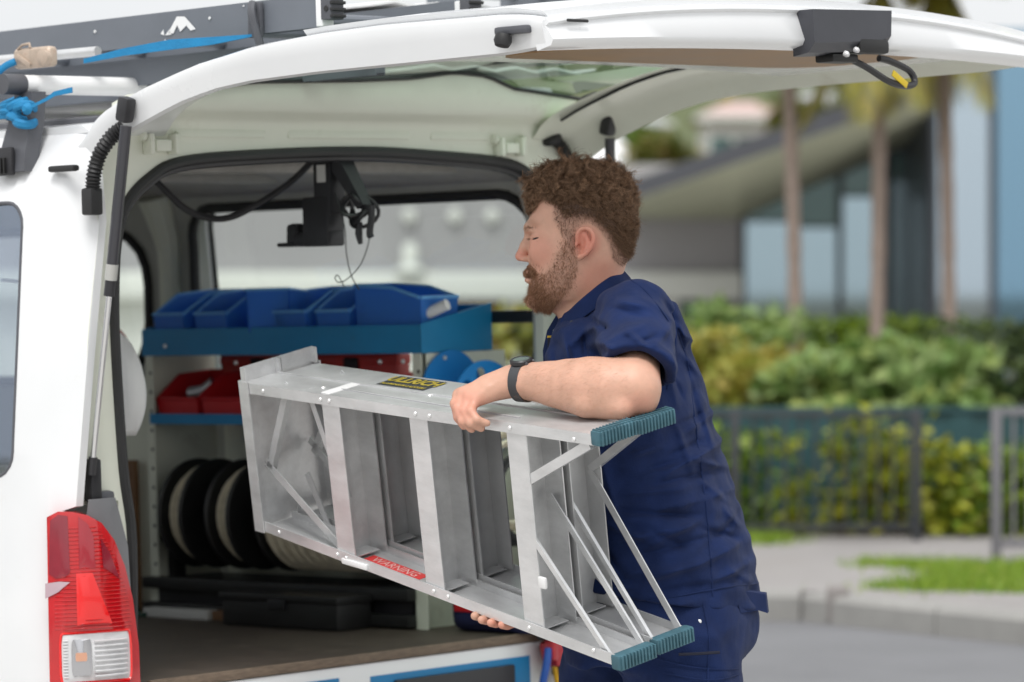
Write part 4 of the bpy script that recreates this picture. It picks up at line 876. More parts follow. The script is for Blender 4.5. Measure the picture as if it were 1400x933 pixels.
# ---------------------------------------------------------------- planting
LM1 = leafmat('hedge_leaves', [(.04, .085, .006), (.10, .18, .010), (.17, .26, .014), (.24, .31, .03)])
LM2 = leafmat('dark_hedge_leaves', [(.012, .028, .006), (.03, .055, .010), (.05, .085, .014), (.08, .11, .02)])
LM3 = leafmat('golden_leaves', [(.29, .23, .04), (.37, .31, .05), (.29, .33, .05), (.43, .40, .10), (.18, .22, .02)])
LM4 = leafmat('pale_green_leaves', [(.13, .23, .06), (.21, .32, .09), (.30, .39, .15), (.14, .23, .05), (.34, .39, .10)])
LM5 = leafmat('creeper_leaves', [(.07, .11, .008), (.17, .23, .010), (.29, .32, .014), (.38, .37, .03), (.10, .13, .01)])
LM6 = leafmat('palm_leaflets', [(.20, .19, .02), (.30, .25, .02), (.36, .30, .04), (.16, .18, .02), (.26, .19, .06)])
LM7 = leafmat('far_tree_leaves', [(.06, .09, .015), (.11, .13, .02), (.18, .17, .03), (.20, .14, .05)])
bark = mat('grey_brown_bark', (.30, .235, .20), .9, var=.2, nscale=9, bump=.4, bscale=40, stretch=(1, 1, 6))
stem = mat('brown_stem', (.10, .07, .04), .9, var=.2)
def leaves_np(P, size, asp=1.7, tilt=.7):
    n = len(P); d = rng.normal(0, 1, (n, 3)); d[:, 2] = d[:, 2]*.6-.15; d /= np.linalg.norm(d, axis=1)[:, None]
    r = rng.normal(0, 1, (n, 3)); s = np.cross(d, r); s /= np.linalg.norm(s, axis=1)[:, None]+1e-9; nn = np.cross(d, s)
    L = size*rng.uniform(.6, 1.35, n)[:, None]; w_ = L/asp/2
    v = np.stack([P, P+d*L*.5+s*w_-nn*L*.06, P+d*L-nn*L*.12, P+d*L*.5-s*w_-nn*L*.06], 1).reshape(-1, 3)
    return v, np.arange(4*n).reshape(-1, 4)
def shrub(nm, label, cat, base, rx, ry, h, m, size, n, clumps=26, group=None, asp=1.7, flat=False):
    """stems fanning out to clumps, every clump a cloud of single leaves"""
    base = np.array(base, float); t = thing(nm, label, cat, base, group=group); V = []; g = G()
    for k in range(clumps):
        if flat: c = base+np.array((rng.uniform(-rx, rx), rng.uniform(-ry, ry), h*rng.uniform(.12, .93)))
        else:
            th = rng.uniform(0, 6.28); q = rng.uniform(.15, 1)**.6; zz = rng.uniform(.15, .95)
            k_ = math.sqrt(max(.12, 1-(zz-.35)**2*1.5)); c = base+np.array((rx*q*k_*math.cos(th), ry*q*k_*math.sin(th), h*zz))
        m_ = n//clumps; cs = min(rx, h)*(.20 if not flat else .0)+((.22*h if cat == 'hedge' else min(.8*rx, .12)) if flat else 0)
        P = c+rng.normal(0, 1, (m_, 3))*np.array((cs*rng.uniform(.6, 1.2), cs*rng.uniform(.6, 1), cs*.7)); P[:, 2] = np.clip(P[:, 2], base[2]+.02, base[2]+h*rng.uniform(.93, 1.0, m_))
        V.append(P)
        if k % 2 == 0: b = base+np.array(((c[0]-base[0])*(.9 if flat else .25), (c[1]-base[1])*.3, 0)); g.tube([b, (b+c)/2+rng.normal(0, .02, 3), c], [.012, .008, .004], 5)
    v, f = leaves_np(np.concatenate(V), size, asp)
    mk('foliage', (v, f.tolist()), m, t, smooth=0); mk('stem', g, stem, t); return t
def X(u, y): return (u-700)/FPX*y
def Z(v, y): return EYE-(v-400)/FPX*y
HG = 'clipped hedge sections in front of the glass building'
for k, (u0, u1, m, l) in enumerate(((900, 1075, LM1, 'left section of the clipped green hedge before the glass building'), (1075, 1200, LM1, 'middle section of the clipped hedge between two palm trunks'), (1200, 1300, LM1, 'section of the clipped hedge left of the tall dark shrub'), (1290, 1480, LM2, 'tall dark green hedge section at the right edge above the gate'))):
    y = 27.5 if k < 3 else 25.0; x0, x1 = X(u0, y), X(u1, y); hz = Z(436 if k < 3 else 440, y)
    shrub('hedge', l, 'hedge', ((x0+x1)/2, y, .12), (x1-x0)/2, .35, hz-.12, m, .075, 5200, 60, flat=True)
shrub('shrub', 'golden orange leaved shrub just behind the man above the railing', 'shrub', (X(985, 23.5), 23.5, .12), .50, .4, Z(450, 23.5)-.12, LM3, .10, 3000)
shrub('shrub', 'second golden shrub left of the first palm trunk', 'shrub', (X(1055, 23), 23.0, .12), .42, .35, Z(480, 23)-.12, LM3, .10, 2200)
shrub('shrub', 'golden green shrub seen between the shelf end and the man', 'shrub', (X(720, 23.8), 23.8, .12), .62, .4, Z(425, 23.8)-.12, LM3, .10, 3000)
shrub('shrub', 'yellow green shrub rising behind the shoulder of the man', 'shrub', (X(1022, 25.5), 25.5, .12), .40, .3, Z(408, 25.5)-.12, LM4, .09, 1800)
shrub('shrub', 'dull golden shrub behind the man, mostly hidden by his back', 'shrub', (X(870, 23.6), 23.6, .12), .55, .4, Z(450, 23.6)-.12, LM3, .10, 2200)
for (u, y, r, vt, l) in ((1115, 22.6, .36, 500, 'pale green broad leaved plant left of the second palm trunk'), (1180, 22.8, .40, 482, 'pale green broad leaved plant in front of the second palm trunk'), (1250, 22.7, .44, 470, 'tallest pale green broad leaved plant, left of the dark hedge'), (1310, 22.2, .30, 535, 'low pale green plant above the teal fence near the gate')):
    shrub('broadleaf_plant', l, 'plant', (X(u, y), y, .12), r, .35, Z(vt, y)-.12, LM4, .12, 2100, 22, group='pale broad leaved plants behind the fence', asp=1.15)
shrub('broadleaf_plant', 'dark leaved plant crowding the right edge above the grey gate', 'plant', (X(1385, 22.4), 22.4, .12), .36, .3, Z(490, 22.4)-.12, LM2, .12, 1500, 20, group='pale broad leaved plants behind the fence')
for (u, w_, vt, n, l) in ((1072, .06, 590, 150, 'narrow green creeper on the railing near the back of the man'), (1145, .05, 600, 130, 'thin green creeper climbing the middle of the railing'), (1205, .22, 560, 650, 'wide olive creeper covering the railing left of its right post'), (1275, .06, 560, 160, 'yellow creeper right of the railing post'), (1318, .20, 612, 650, 'bright yellow green creeper between railing post and grey gate'), (1003, .14, 590, 500, 'green creeper showing beside the shirt of the man'), (1385, .22, 600, 900, 'dark creeper behind the bars of the grey gate')):
    y = 20.95; shrub('creeper', l, 'creeper', (X(u, y), y, .12), w_, .12, Z(vt, y)-.12, LM5 if u not in (1003, 1385) else LM1, .075, n, max(6, n//70), flat=True, group='creepers on the fence')
# ---------------------------------------------------------------- palms
def palm(u, y, vb, vt, lean, label, nf=17, dead=2, ph=0.):
    b = np.array((X(u, y), y, .12)); top = np.array((X(u+lean, y), y, Z(vt, y)))
    t = thing('palm_tree', label, 'palm', b, group='slender palms before the glass building')
    pts = [b, b*.5+top*.5+np.array((.015, 0, 0)), top]; p = spline(pts, 14)
    r = [.050+.008*math.exp(-i/2)+.004*math.sin(i*2.5) for i in range(len(p))]
    mk('trunk', G().tube(p, r, 12), bark, t)
    for k in range(nf+dead):
        az = ph+k*2.399; drop = k >= nf; el = math.radians(rng.uniform(12, 72)) if not drop else math.radians(-55); L = rng.uniform(.75, 1.0)
        d = np.array((math.cos(az)*math.cos(el), math.sin(az)*math.cos(el), math.sin(el))); s = np.linspace(0, 1, 9)
        sp_ = np.array([top+d*L*q+np.array((0, 0, -(.40 if not drop else .2)*L*q**2.2)) for q in s])
        g = G().tube(sp_, [.012, .008, .003], 5); V = []; F = []
        sd_ = nrm(np.cross(d, (0, 0, 1.0)))
        for q in np.linspace(.12, .99, 34):
            c = np.array([np.interp(q, s, sp_[:, i]) for i in range(3)]); tan = nrm(np.array([np.interp(min(1, q+.05), s, sp_[:, i]) for i in range(3)])-np.array([np.interp(q-.05, s, sp_[:, i]) for i in range(3)]))
            ll = .36*math.sin(math.pi*min(.97, q*.9+.08))**.7*rng.uniform(.8, 1.1)
            for sg in (-1, 1):
                e = nrm(sd_*sg+tan*.7+np.array((0, 0, -.35-(.4 if drop else 0))))*ll; k0 = len(V); wv = tan*.016
                V += [c-wv, c+wv, c+e*.6+wv*.8+(0, 0, -.01), c+e+(0, 0, -.05), c+e*.6-wv*.8+(0, 0, -.01)]; F.append((k0, k0+1, k0+2, k0+3, k0+4))
        fr_ = mk('frond', (np.array(V), F), LM6, t, smooth=0); mk('frond_rib', g, stem, fr_)
    return t
palm(1091, 26.9, 480, -34, -18, 'left palm with a leaning pinkish trunk in front of the glass building', ph=.4)
palm(1194, 26.7, 510, -26, 8, 'middle palm with a straight trunk and a dead hanging frond', ph=1.3, dead=4)
palm(1299, 27.0, 450, -36, -12, 'right palm before the bright blue glass, its trunk the thinnest', ph=2.2, dead=3)
# ---------------------------------------------------------------- glass building
def facade_glass(name, tint, inner, f0=.4, see=False):
    m = bpy.data.materials.new(name); m.use_nodes = True; n = m.node_tree; n.nodes.clear()
    o = n.nodes.new('ShaderNodeOutputMaterial'); d = n.nodes.new('ShaderNodeBsdfDiffuse'); g = n.nodes.new('ShaderNodeBsdfGlossy'); mx = n.nodes.new('ShaderNodeMixShader')
    d.inputs[0].default_value = (*inner, 1); g.inputs[0].default_value = (*tint, 1); g.inputs['Roughness'].default_value = .03
    t = n.nodes.new('ShaderNodeTexNoise'); t.inputs['Scale'].default_value = .6; b = n.nodes.new('ShaderNodeBump'); b.inputs['Strength'].default_value = .06; n.links.new(t.outputs[0], b.inputs['Height']); n.links.new(b.outputs[0], g.inputs['Normal'])
    n.links.new(schlick(n, f0), mx.inputs[0]); n.links.new(d.outputs[0], mx.inputs[1]); n.links.new(g.outputs[0], mx.inputs[2]); n.links.new(mx.outputs[0], o.inputs[0]); return m
fgA = facade_glass('blue_facade_glass', (.42, .68, .88), (.02, .05, .08), .5); fgB = glass('pale_facade_glass', (.72, .84, .84), (.70, .85, .92), f0=.10); fgA2 = facade_glass('cloud_reflection_glass', (.72, .85, .95), (.05, .07, .08), .62)  # pane tints differ to imitate cloud reflected in the glass
mull = mat('dark_mullion', (.03, .035, .045), .4); fascia = mat('dark_grey_fascia', (.055, .058, .068), .5, var=.08); soffit = mat('olive_soffit', (.40, .41, .31), .7, var=.06, nscale=.6); greyw = mat('grey_wall_cladding', (.33, .32, .335), .7, var=.05, nscale=.8); whitew = mat('white_render', (.66, .67, .64), .7, var=.04, nscale=.7)
bd = thing('glass_building', 'modern glass fronted building with a sloping roof and olive soffit behind the palms', 'building', (5, 58, 0))
YB, YA = 58.0, 54.0
pB = lambda u, v, y=YB: W(u, v, y)
us = [1015, 1085, 1148, 1215, 1258]
fgL = facade_glass('pale_reflection_glass', (.60, .77, .85), (.04, .07, .08), .58); fgU = facade_glass('dark_window_and_reflection_glass', (.55, .70, .68), (.028, .085, .078), .14)  # on the facade, pale and dark tones stand in for a reflection
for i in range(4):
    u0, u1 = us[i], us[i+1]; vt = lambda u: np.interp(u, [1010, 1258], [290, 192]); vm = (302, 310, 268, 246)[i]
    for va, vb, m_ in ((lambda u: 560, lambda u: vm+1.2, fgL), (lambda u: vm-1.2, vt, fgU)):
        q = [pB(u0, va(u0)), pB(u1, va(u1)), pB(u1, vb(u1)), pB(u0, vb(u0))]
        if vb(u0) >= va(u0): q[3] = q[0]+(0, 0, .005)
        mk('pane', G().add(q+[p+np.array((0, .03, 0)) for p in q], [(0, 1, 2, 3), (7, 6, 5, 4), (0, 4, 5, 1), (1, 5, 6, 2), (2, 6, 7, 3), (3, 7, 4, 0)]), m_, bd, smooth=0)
    mk('reflection_divider', G().b2((pB(u0, vm)[0], YB-.04, pB(u0, vm)[2]-.02), (pB(u1, vm)[0], YB+.02, pB(u0, vm)[2]+.02)), mull, bd)  # bar added where the imitated reflection changes tone
for i, u in enumerate(us[:-1]):
    a, b = pB(u, 560), pB(u, np.interp(u, [1010, 1258], [286, 188])); mk('mullion', G().b2((a[0]-.045, YB-.10, 0), (a[0]+.045, YB+.0, b[2])), mull, bd)
mk('head_rail', G().loft([[pB(u, v)+(0, -.12, 0), pB(u, v-9)+(0, -.12, 0), pB(u, v-9)+(0, .02, 0), pB(u, v)+(0, .02, 0)] for u, v in ((1008, 296), (1262, 196))]), mull, bd)
xc = X(1264, 56); mk('corner_column', G().b2((X(1252, 56), YA+.5, 0), (X(1274, 55), YB+.1, Z(60, 56))), mat('blue_grey_column', (.035, .042, .055), .35), bd)
for i, (u0, u1) in enumerate(((1276, 1357), (1357, 1438), (1438, 1520))):
    a, b = W(u0, 560, YA), W(u1, 40, YA); mk('pane', G().b2((a[0]+.03, YA, 0), (b[0]-.03, YA+.04, b[2])), fgA2 if i == 0 else fgA, bd)
for u in (1276, 1357, 1438, 1520): x = X(u, YA); mk('mullion', G().b2((x-.05, YA-.09, 0), (x+.05, YA+.05, Z(40, YA))), mull, bd)
# roof with its upswept overhang
YE = 51.5
E_ = [(835, 283), (1010, 221), (1275, 128)]; ring = []
for (u, v), (ub, vb) in zip(E_, ((835, 300), (1010, 302), (1275, 182))):
    e0_ = W(u, v, YE); b_ = W(ub, vb, YB+.1); e1_ = e0_+(0, 0, .24)
    ring.append([e0_, e1_, b_+(0, 3, .75), b_+(0, 3, .2), b_])
mk('roof', G().loft([[r[0]+(0, .02, .0), r[1]+(0, .02, -.012), r[2], r[3], r[4]] for r in ring]), soffit, bd, smooth=0)
mk('fascia', G().loft([[r[0]+(0, -.06, -.01), r[1]+(0, -.06, .02), r[1]+(0, .25, .02), r[1]+(0, .25, .005), r[1]+(0, .01, .004), r[0]+(0, .01, -.01)] for r in ring]), fascia, bd, smooth=0)
mk('grey_wall', G().b2((X(-40, YB), YB-.05, Z(372, YB)), (X(1012, YB), YB+.3, Z(225, YB))), greyw, bd)
mk('white_band', G().rbox(((X(-40, YB)+X(1013, YB))/2, YB-.2, (Z(410, YB)+Z(372, YB))/2), (X(1013, YB)-X(-40, YB), .4, Z(372, YB)-Z(410, YB)), .06), whitew, bd)
mk('lower_wall', G().b2((X(-40, YB), YB-.05, 0), (X(1012, YB), YB+.25, Z(409, YB))), whitew, bd)
for u0, u1 in ((928, 962), (606, 690), (980, 1002)):
    fr_ = mk('window', G().rbox((X((u0+u1)/2, YB), YB-.08, Z(424, YB)), (X(u1, YB)-X(u0, YB), .08, .30), .01), mull if u0 != 606 else mat('red_brown_shutter', (.10, .055, .05), .6), bd)
    mk('pane', G().b2((X(u0+4, YB), YB-.135, Z(434, YB)), (X(u1-4, YB), YB-.122, Z(416, YB))), fgU if u0 != 606 else MATS['red_brown_shutter'], fr_)
for u in (560, 622, 673): mk('ceiling_light_reflection', G().lathe((X(u, YB), YB-.06, Z(296, YB)), (0, -1, 0), [(0, .12), (.05, .12), (.10, .09), (.12, .02)], 16), whitepl, bd)  # white domes standing in for reflections of ceiling lights
mk('roof_vent', G().lathe((X(562, YB), YB-.4, Z(372, YB)), (0, 0, 1), [(0, .22), (.06, .20), (.10, .13), (.36, .12), (.42, .08), (.44, .02)], 18), whitew, bd)
# ---------------------------------------------------------------- hill and houses far behind
hill = []
for y in np.linspace(80, 400, 14): hill.append([(x, y, max(0, (y-80)*.075)*(1+.25*math.sin(x*.05+y*.02))-.02) for x in np.linspace(-160, 160, 33)])
mk('hill', G().loft(hill, False, False), mat('hill_ground', (.09, .11, .04), .95, var=.3, nscale=.1), kind='structure', smooth=60, loc=(0, 80, 0))
tiles = mat('red_roof_tiles', (.42, .13, .08), .8, var=.15, nscale=3, bump=.3, bscale=5)
def house(u0, u1, vt, vr, y, wallm, roofm, label):
    x0, x1 = X(u0, y), X(u1, y); zt, zr = Z(vt, y), Z(vr, y); d = 6
    t = thing('house', label, 'house', ((x0+x1)/2, y, 2))
    wl2 = mk('wall', G().b2((x0, y, 0), (x1, y+d, zt)), wallm, t)
    ov = .35; xm = (x1-x0)*.3
    mk('roof', G().add([(x0-ov, y-ov, zt), (x1+ov, y-ov, zt), (x1+ov, y+d+ov, zt), (x0-ov, y+d+ov, zt), (x0+xm, y+d/2, zr), (x1-xm, y+d/2, zr)], [(3, 2, 1, 0), (0, 1, 5, 4), (1, 2, 5), (2, 3, 4, 5), (3, 0, 4)]), roofm, t, smooth=0)
    mk('eaves', G().b2((x0-ov-.05, y-ov-.08, zt-.12), (x1+ov+.05, y-ov+.03, zt+.03)), whitew, t)
    for k in range(3):
        xx = x0+(x1-x0)*(k+.5)/3; wn = mk('window', G().rbox((xx, y-.02, zt-1.0), (.75, .08, 1.0), .02), whitew, t); mk('pane', G().b2((xx-.30, y-.075, zt-1.42), (xx+.30, y-.062, zt-.58)), fgU, wn)
house(770, 868, 232, 170, 92, mat('cream_render', (.74, .70, .66), .7, var=.04), mat('pale_roof', (.80, .80, .80), .6, var=.05), 'cream house with a pale roof just right of the tailgate')
house(862, 935, 225, 196, 96, mat('pink_render', (.55, .40, .36), .7, var=.05), tiles, 'small pinkish house with a red tiled roof above the soffit')
house(968, 1075, 160, 132, 110, mat('rose_white_render', (.74, .70, .70), .7, var=.05), mat('rosy_roof', (.50, .36, .33), .7, var=.08), 'pale house with a rosy roof behind the roof edge')
house(1075, 1190, 150, 120, 125, whitew, mat('grey_roof', (.4, .4, .42), .7), 'white house with a grey roof behind the palm heads')
house(835, 905, 168, 148, 130, mat('blue_white_render', (.68, .72, .78), .7), MATS['grey_roof'], 'bluish white house further up the hill')
def tree(u, y, vb, vt, r, m, label, n=2600):
    b = np.array((X(u, y), y, max(0, (y-80)*.06))); h = Z(vt, y)-b[2]; t = thing('tree', label, 'tree', b, group='trees on the hill behind the building')
    g = G().tube([b, b+(0, 0, h*.5)], [.22, .14], 8); P = []
    for k in range(22):
        c = b+np.array((rng.normal(0, r*.5), rng.normal(0, r*.5), h*rng.uniform(.45, .92))); g.tube([b+(0, 0, h*.35), (b+c)/2+np.array((0, 0, h*.2)), c], [.10, .06, .02], 5)
        P.append(c+rng.normal(0, r*.2, (n//22, 3)))
    v, f = leaves_np(np.concatenate(P), .38); mk('crown', (v, f.tolist()), m, t, smooth=0); mk('trunk', g, stem, t)
tree(905, 88, 200, 160, .8, LM7, 'olive tree between the cream house and the pink house')
tree(870, 104, 215, 165, 1.0, LM1, 'green tree beside the pinkish house')
tree(1120, 100, 170, 125, 1.0, LM7, 'olive tree behind the left palm head')
# ================================================================== THE MAN (world frame; he faces the van, picture left)
import openvdb
from mathutils.bvhtree import BVHTree
HY = 7.82
class SDF:
    def __init__(s, lo, hi, h):
        s.lo = np.array(lo, float); s.h = h; s.n = np.ceil((np.array(hi)-s.lo)/h).astype(int)+1
        s.a = np.full(s.n, .05, np.float32)
        s.ax = [s.lo[i]+h*np.arange(s.n[i]) for i in range(3)]
    def sub(s, lo, hi, pad):
        i0 = np.clip(np.floor((np.asarray(lo)-pad-s.lo)/s.h).astype(int), 0, s.n); i1 = np.clip(np.ceil((np.asarray(hi)+pad-s.lo)/s.h).astype(int)+1, 0, s.n)
        sl = tuple(slice(a, b) for a, b in zip(i0, i1))
        g = [s.ax[i][sl[i]].astype(np.float32) for i in range(3)]
        return sl, g[0][:, None, None], g[1][None, :, None], g[2][None, None, :]
    def comb(s, sl, f, k, op):
        a = s.a[sl]
        if a.size == 0: return
        f = np.broadcast_to(f, a.shape)
        if op == 'u':
            h = np.maximum(k-np.abs(a-f), 0)/k; s.a[sl] = np.minimum(a, f)-h*h*k*.25
        elif op == 'd':
            h = np.maximum(k-np.abs(a+f), 0)/k; s.a[sl] = np.maximum(a, -f)+h*h*k*.25
        elif op == 'i': s.a[sl] = np.maximum(a, f)
    def cap(s, p, q, r0, r1=None, k=.012, op='u', sq=None):
        """tapered capsule; sq = (axis, factor) flattens it across that direction"""
        r1 = r0 if r1 is None else r1; p, q = np.asarray(p, float), np.asarray(q, float); R = max(r0, r1)
        if sq is not None: R *= max(1, 1/sq[1])
        sl, x, y, z = s.sub(np.minimum(p, q), np.maximum(p, q), R+k+.03)
        d = q-p; L2 = max(d.dot(d), 1e-10)
        t = np.clip(((x-p[0])*d[0]+(y-p[1])*d[1]+(z-p[2])*d[2])/L2, 0, 1)
        ex, ey, ez = x-p[0]-t*d[0], y-p[1]-t*d[1], z-p[2]-t*d[2]
        d2 = ex*ex+ey*ey+ez*ez
        if sq is not None:
            a = nrm(np.asarray(sq[0], float)); pr = ex*a[0]+ey*a[1]+ez*a[2]; d2 = d2+pr*pr*(1/sq[1]**2-1)
        s.comb(sl, np.sqrt(d2)-(r0+(r1-r0)*t), k, op); return s
    def chain(s, pts, rs, k=.012, op='u', sq=None):
        for i in range(len(pts)-1): s.cap(pts[i], pts[i+1], rs[i], rs[i+1], k, op, sq)
        return s
    def ell(s, c, r, rot=None, k=.012, op='u'):
        c = np.asarray(c, float); r = np.asarray(r, float); R = r.max()
        sl, x, y, z = s.sub(c, c, R+k+.02)
        v = [x-c[0], y-c[1], z-c[2]]
        if rot is not None:
            m = np.asarray(rot).T; v = [m[i, 0]*v[0]+m[i, 1]*v[1]+m[i, 2]*v[2] for i in range(3)]
        k0 = np.sqrt((v[0]/r[0])**2+(v[1]/r[1])**2+(v[2]/r[2])**2); k1 = np.sqrt((v[0]/r[0]**2)**2+(v[1]/r[1]**2)**2+(v[2]/r[2]**2)**2)+1e-6
        s.comb(sl, k0*(k0-1)/k1, k, op); return s
    def loft(s, zs, cx, cy, rx, ry, f=(1, 0), k=.012, op='u', n=2.0, taper=0.):
        """stack of super-ellipses over z; f is the horizontal front axis of the sections"""
        zs = np.asarray(zs, float); o = np.argsort(zs); I = lambda q, z: np.interp(z, zs[o], np.broadcast_to(q, zs.shape)[o])
        R = max(np.max(rx), np.max(ry)); lo = (np.min(cx)-R, np.min(cy)-R, zs.min()); hi = (np.max(cx)+R, np.max(cy)+R, zs.max())
        sl, x, y, z = s.sub(lo, hi, .03); zz = z.ravel()
        X_, Y_, RX, RY = [I(q, zz)[None, None, :].astype(np.float32) for q in (cx, cy, rx, ry)]
        dx, dy = x-X_, y-Y_; u = dx*f[0]+dy*f[1]; v = -dx*f[1]+dy*f[0]
        RYt = RY*(1-taper*np.clip(u/RX, 0, 1)**1.5) if taper else RY
        g = (np.abs(u/RX)**n+np.abs(v/RYt)**n)**(1/n)
        f_ = (g-1)*np.minimum(RX, RYt)*.9
        f_ = np.maximum(f_, np.maximum(z-zs.max(), zs.min()-z))
        s.comb(sl, f_, k, op); return s
    def plane(s, p, n):                # keep the side the normal points away from
        n = nrm(np.asarray(n, float)); x, y, z = s.ax[0][:, None, None], s.ax[1][None, :, None], s.ax[2][None, None, :]
        s.a = np.maximum(s.a, ((x-p[0])*n[0]+(y-p[1])*n[1]+(z-p[2])*n[2]).astype(np.float32)); return s
    def folds(s, field, ylim=None):    # field(x, z) added to the distance
        x, z = np.meshgrid(s.ax[0], s.ax[2], indexing='ij'); s.a -= field(x, z)[:, None, :].astype(np.float32); return s
    def smooth(s, n=1):
        for _ in range(n):
            for ax in range(3):
                b = s.a.copy(); sl0 = [slice(None)]*3; sl1 = [slice(None)]*3; slm = [slice(None)]*3
                sl0[ax] = slice(0, -2); sl1[ax] = slice(2, None); slm[ax] = slice(1, -1)
                s.a[tuple(slm)] = .25*b[tuple(sl0)]+.5*b[tuple(slm)]+.25*b[tuple(sl1)]
        return s
    def mesh(s):
        a = s.a.copy()
        for ax in range(3):
            sl = [slice(None)]*3
            for e in (0, -1): sl[ax] = e; a[tuple(sl)] = np.maximum(a[tuple(sl)], .01)
        a = np.clip(a, -.03, .03)
        g = openvdb.FloatGrid(.03); g.copyFromArray(a); g.transform = openvdb.createLinearTransform(s.h)
        p, t, q = g.convertToPolygons(0.0, 0.0)
        v = np.asarray(p, float)+s.lo
        f = [tuple(map(int, c)) for c in q]+[tuple(map(int, c)) for c in t]
        return v, f
    def at(s, P):                       # nearest sample
        i = np.clip(np.round((P-s.lo)/s.h).astype(int), 0, s.n-1); return s.a[i[:, 0], i[:, 1], i[:, 2]]
def vmesh(name, v, f, m, parent):
    o0 = ORIG[parent.name]; me = bpy.data.meshes.new(name); v = np.asarray(v)-o0
    me.from_pydata(v.tolist(), [], f); me.update()
    for q in (m if isinstance(m, list) else [m]): me.materials.append(q)
    me.shade_smooth(); ob = bpy.data.objects.new(name, me); COL.objects.link(ob); ob.parent = parent; ORIG[ob.name] = o0; return ob
P_ = lambda u, v, y=HY: W(u, v, HY)*np.array((1, 0, 1))+np.array((0, y, 0))     # profile point of the head plane, moved to depth y
def Q_(u, v, y): return W(u, v, y)
def LD(e, d, h): return lP+lB @ np.array((e, d, h))
man = thing('person', 'bearded man with curly brown hair in a navy short sleeved shirt carrying the step ladder', 'person', (.30, 7.72, 0))
# ---------------- skin: one continuous body
B = SDF((-.16, 7.27, .755), (.48, 8.24, 1.70), .0027)
vv = [236, 240, 250, 262, 280, 300, 312, 322, 340, 358, 372, 385, 400, 412, 420, 426]
uf = [768, 750, 735, 729, 727, 723.5, 721, 723.5, 723.5, 723, 722, 724, 724, 729, 737, 748]
ub = [818, 832, 848, 858, 866, 868, 868, 866, 861, 853, 838, 822, 802, 786, 772, 758]
hwid = [.030, .046, .062, .070, .075, .0775, .0775, .076, .0745, .071, .067, .062, .056, .049, .038, .018]
XX = lambda u: (u-CX)/FPX*HY; ZZ = lambda v: EYE-(np.asarray(v)-HOR)/FPX*HY
uf, ub = np.array(uf, float), np.array(ub, float)
B.loft(ZZ(vv), XX((uf+ub)/2), HY, XX(ub)/2-XX(uf)/2, np.array(hwid), f=(-1, 0), k=.012, n=2.15, taper=.34)
B.smooth(2)
B.cap(P_(812, 352), P_(817, 440), .057, .060, k=.03)                       # neck
B.cap(P_(784, 400), P_(800, 436), .046, .050, k=.02)
B.ell(P_(724.5, 312, HY), (.010, .034, .009), k=.014)                         # brow
for s in (-1, 1):
    B.ell(P_(729.5, 314, HY+s*.028), (.012, .020, .006), k=.016)
    B.ell(P_(723, 326, HY+s*.035), (.012, .018, .0085), k=.012, op='d')      # eye socket
    B.ell(P_(735.0, 326.5, HY+s*.032), (.0132, .0135, .0128), k=.004)        # ball under the lid
    B.ell(P_(745, 344, HY+s*.044), (.028, .014, .022), k=.035)               # cheek
    B.ell(P_(716.8, 354.5, HY+s*.0115), (.0098, .0062, .0068), k=.006)      # wing of the nose
    B.ell(P_(766, 385, HY+s*.050), (.03, .010, .03), k=.03)
B.chain([P_(724, 319), P_(717.5, 336), P_(711.8, 349)], [.0065, .0085, .0098], k=.008)
B.ell(P_(710.6, 351.5), (.0088, .0092, .0078), k=.006)
B.ell(P_(721, 373.5), (.0065, .020, .006), k=.006); B.ell(P_(722.2, 383), (.008, .018, .006), k=.006)
B.ell(P_(720.5, 378.3), (.010, .026, .0016), k=.004, op='d'); B.cap(Q_(824, 486, 7.40), Q_(836, 494, 7.375), .004, .003, k=.008, op='d') if 0 else None
B.ell(P_(730, 414), (.016, .022, .014), k=.012)                            # chin
for s in (-1, 1):
    B.chain([P_(723.5, 321.5, HY+s*.022), P_(729, 320.5, HY+s*.036), P_(738, 324, HY+s*.046)], [.0006, .0009, .0005], k=.004, op='d')   # lid crease
    B.chain([P_(724, 330, HY+s*.024), P_(729, 331.5, HY+s*.037), P_(737, 331, HY+s*.046)], [.0004, .0006, .0004], k=.004, op='d')     # lash line
    B.ell(P_(716.5, 358.6, HY+s*.009), (.0058, .0036, .0022), k=.003, op='d')                                                       # nostril
# ears
for s in (-1, 1):
    y0 = HY+s*.0765
    tl = rot_axis((0, 1, 0), math.radians(-12)) @ rot_axis((0, 0, 1), math.radians(s*18))
    B.ell(P_(797, 333, y0+s*.006), (.0155, .0065, .029), rot=tl, k=.006)
    B.ell(P_(795, 335, y0+s*.013), (.0085, .007, .017), rot=tl, k=.004, op='d')
    hel = [P_(788.5, 334, y0+s*.006), P_(788, 323, y0+s*.010), P_(793, 314.5, y0+s*.014), P_(802, 313.5, y0+s*.017), P_(809, 320, y0+s*.019), P_(810, 331, y0+s*.019), P_(805, 342, y0+s*.017), P_(797, 350, y0+s*.013), P_(791, 354, y0+s*.009)]
    hp = spline(np.array(hel), 3); B.chain(hp, np.linspace(.0034, .0042, len(hp)), k=.004)
    B.ell(P_(792, 351.5, y0+s*.009), (.0062, .0046, .0066), k=.005)          # lobe
    B.chain([P_(800, 322, y0+s*.011), P_(803, 332, y0+s*.013), P_(798, 342, y0+s*.012)], [.003, .0034, .003], k=.004)
    B.ell(P_(786.5, 337, y0+s*.007), (.0045, .0045, .0055), k=.004)          # tragus
    B.ell(P_(791, 339, y0+s*.006), (.0042, .010, .0062), k=.003, op='d')
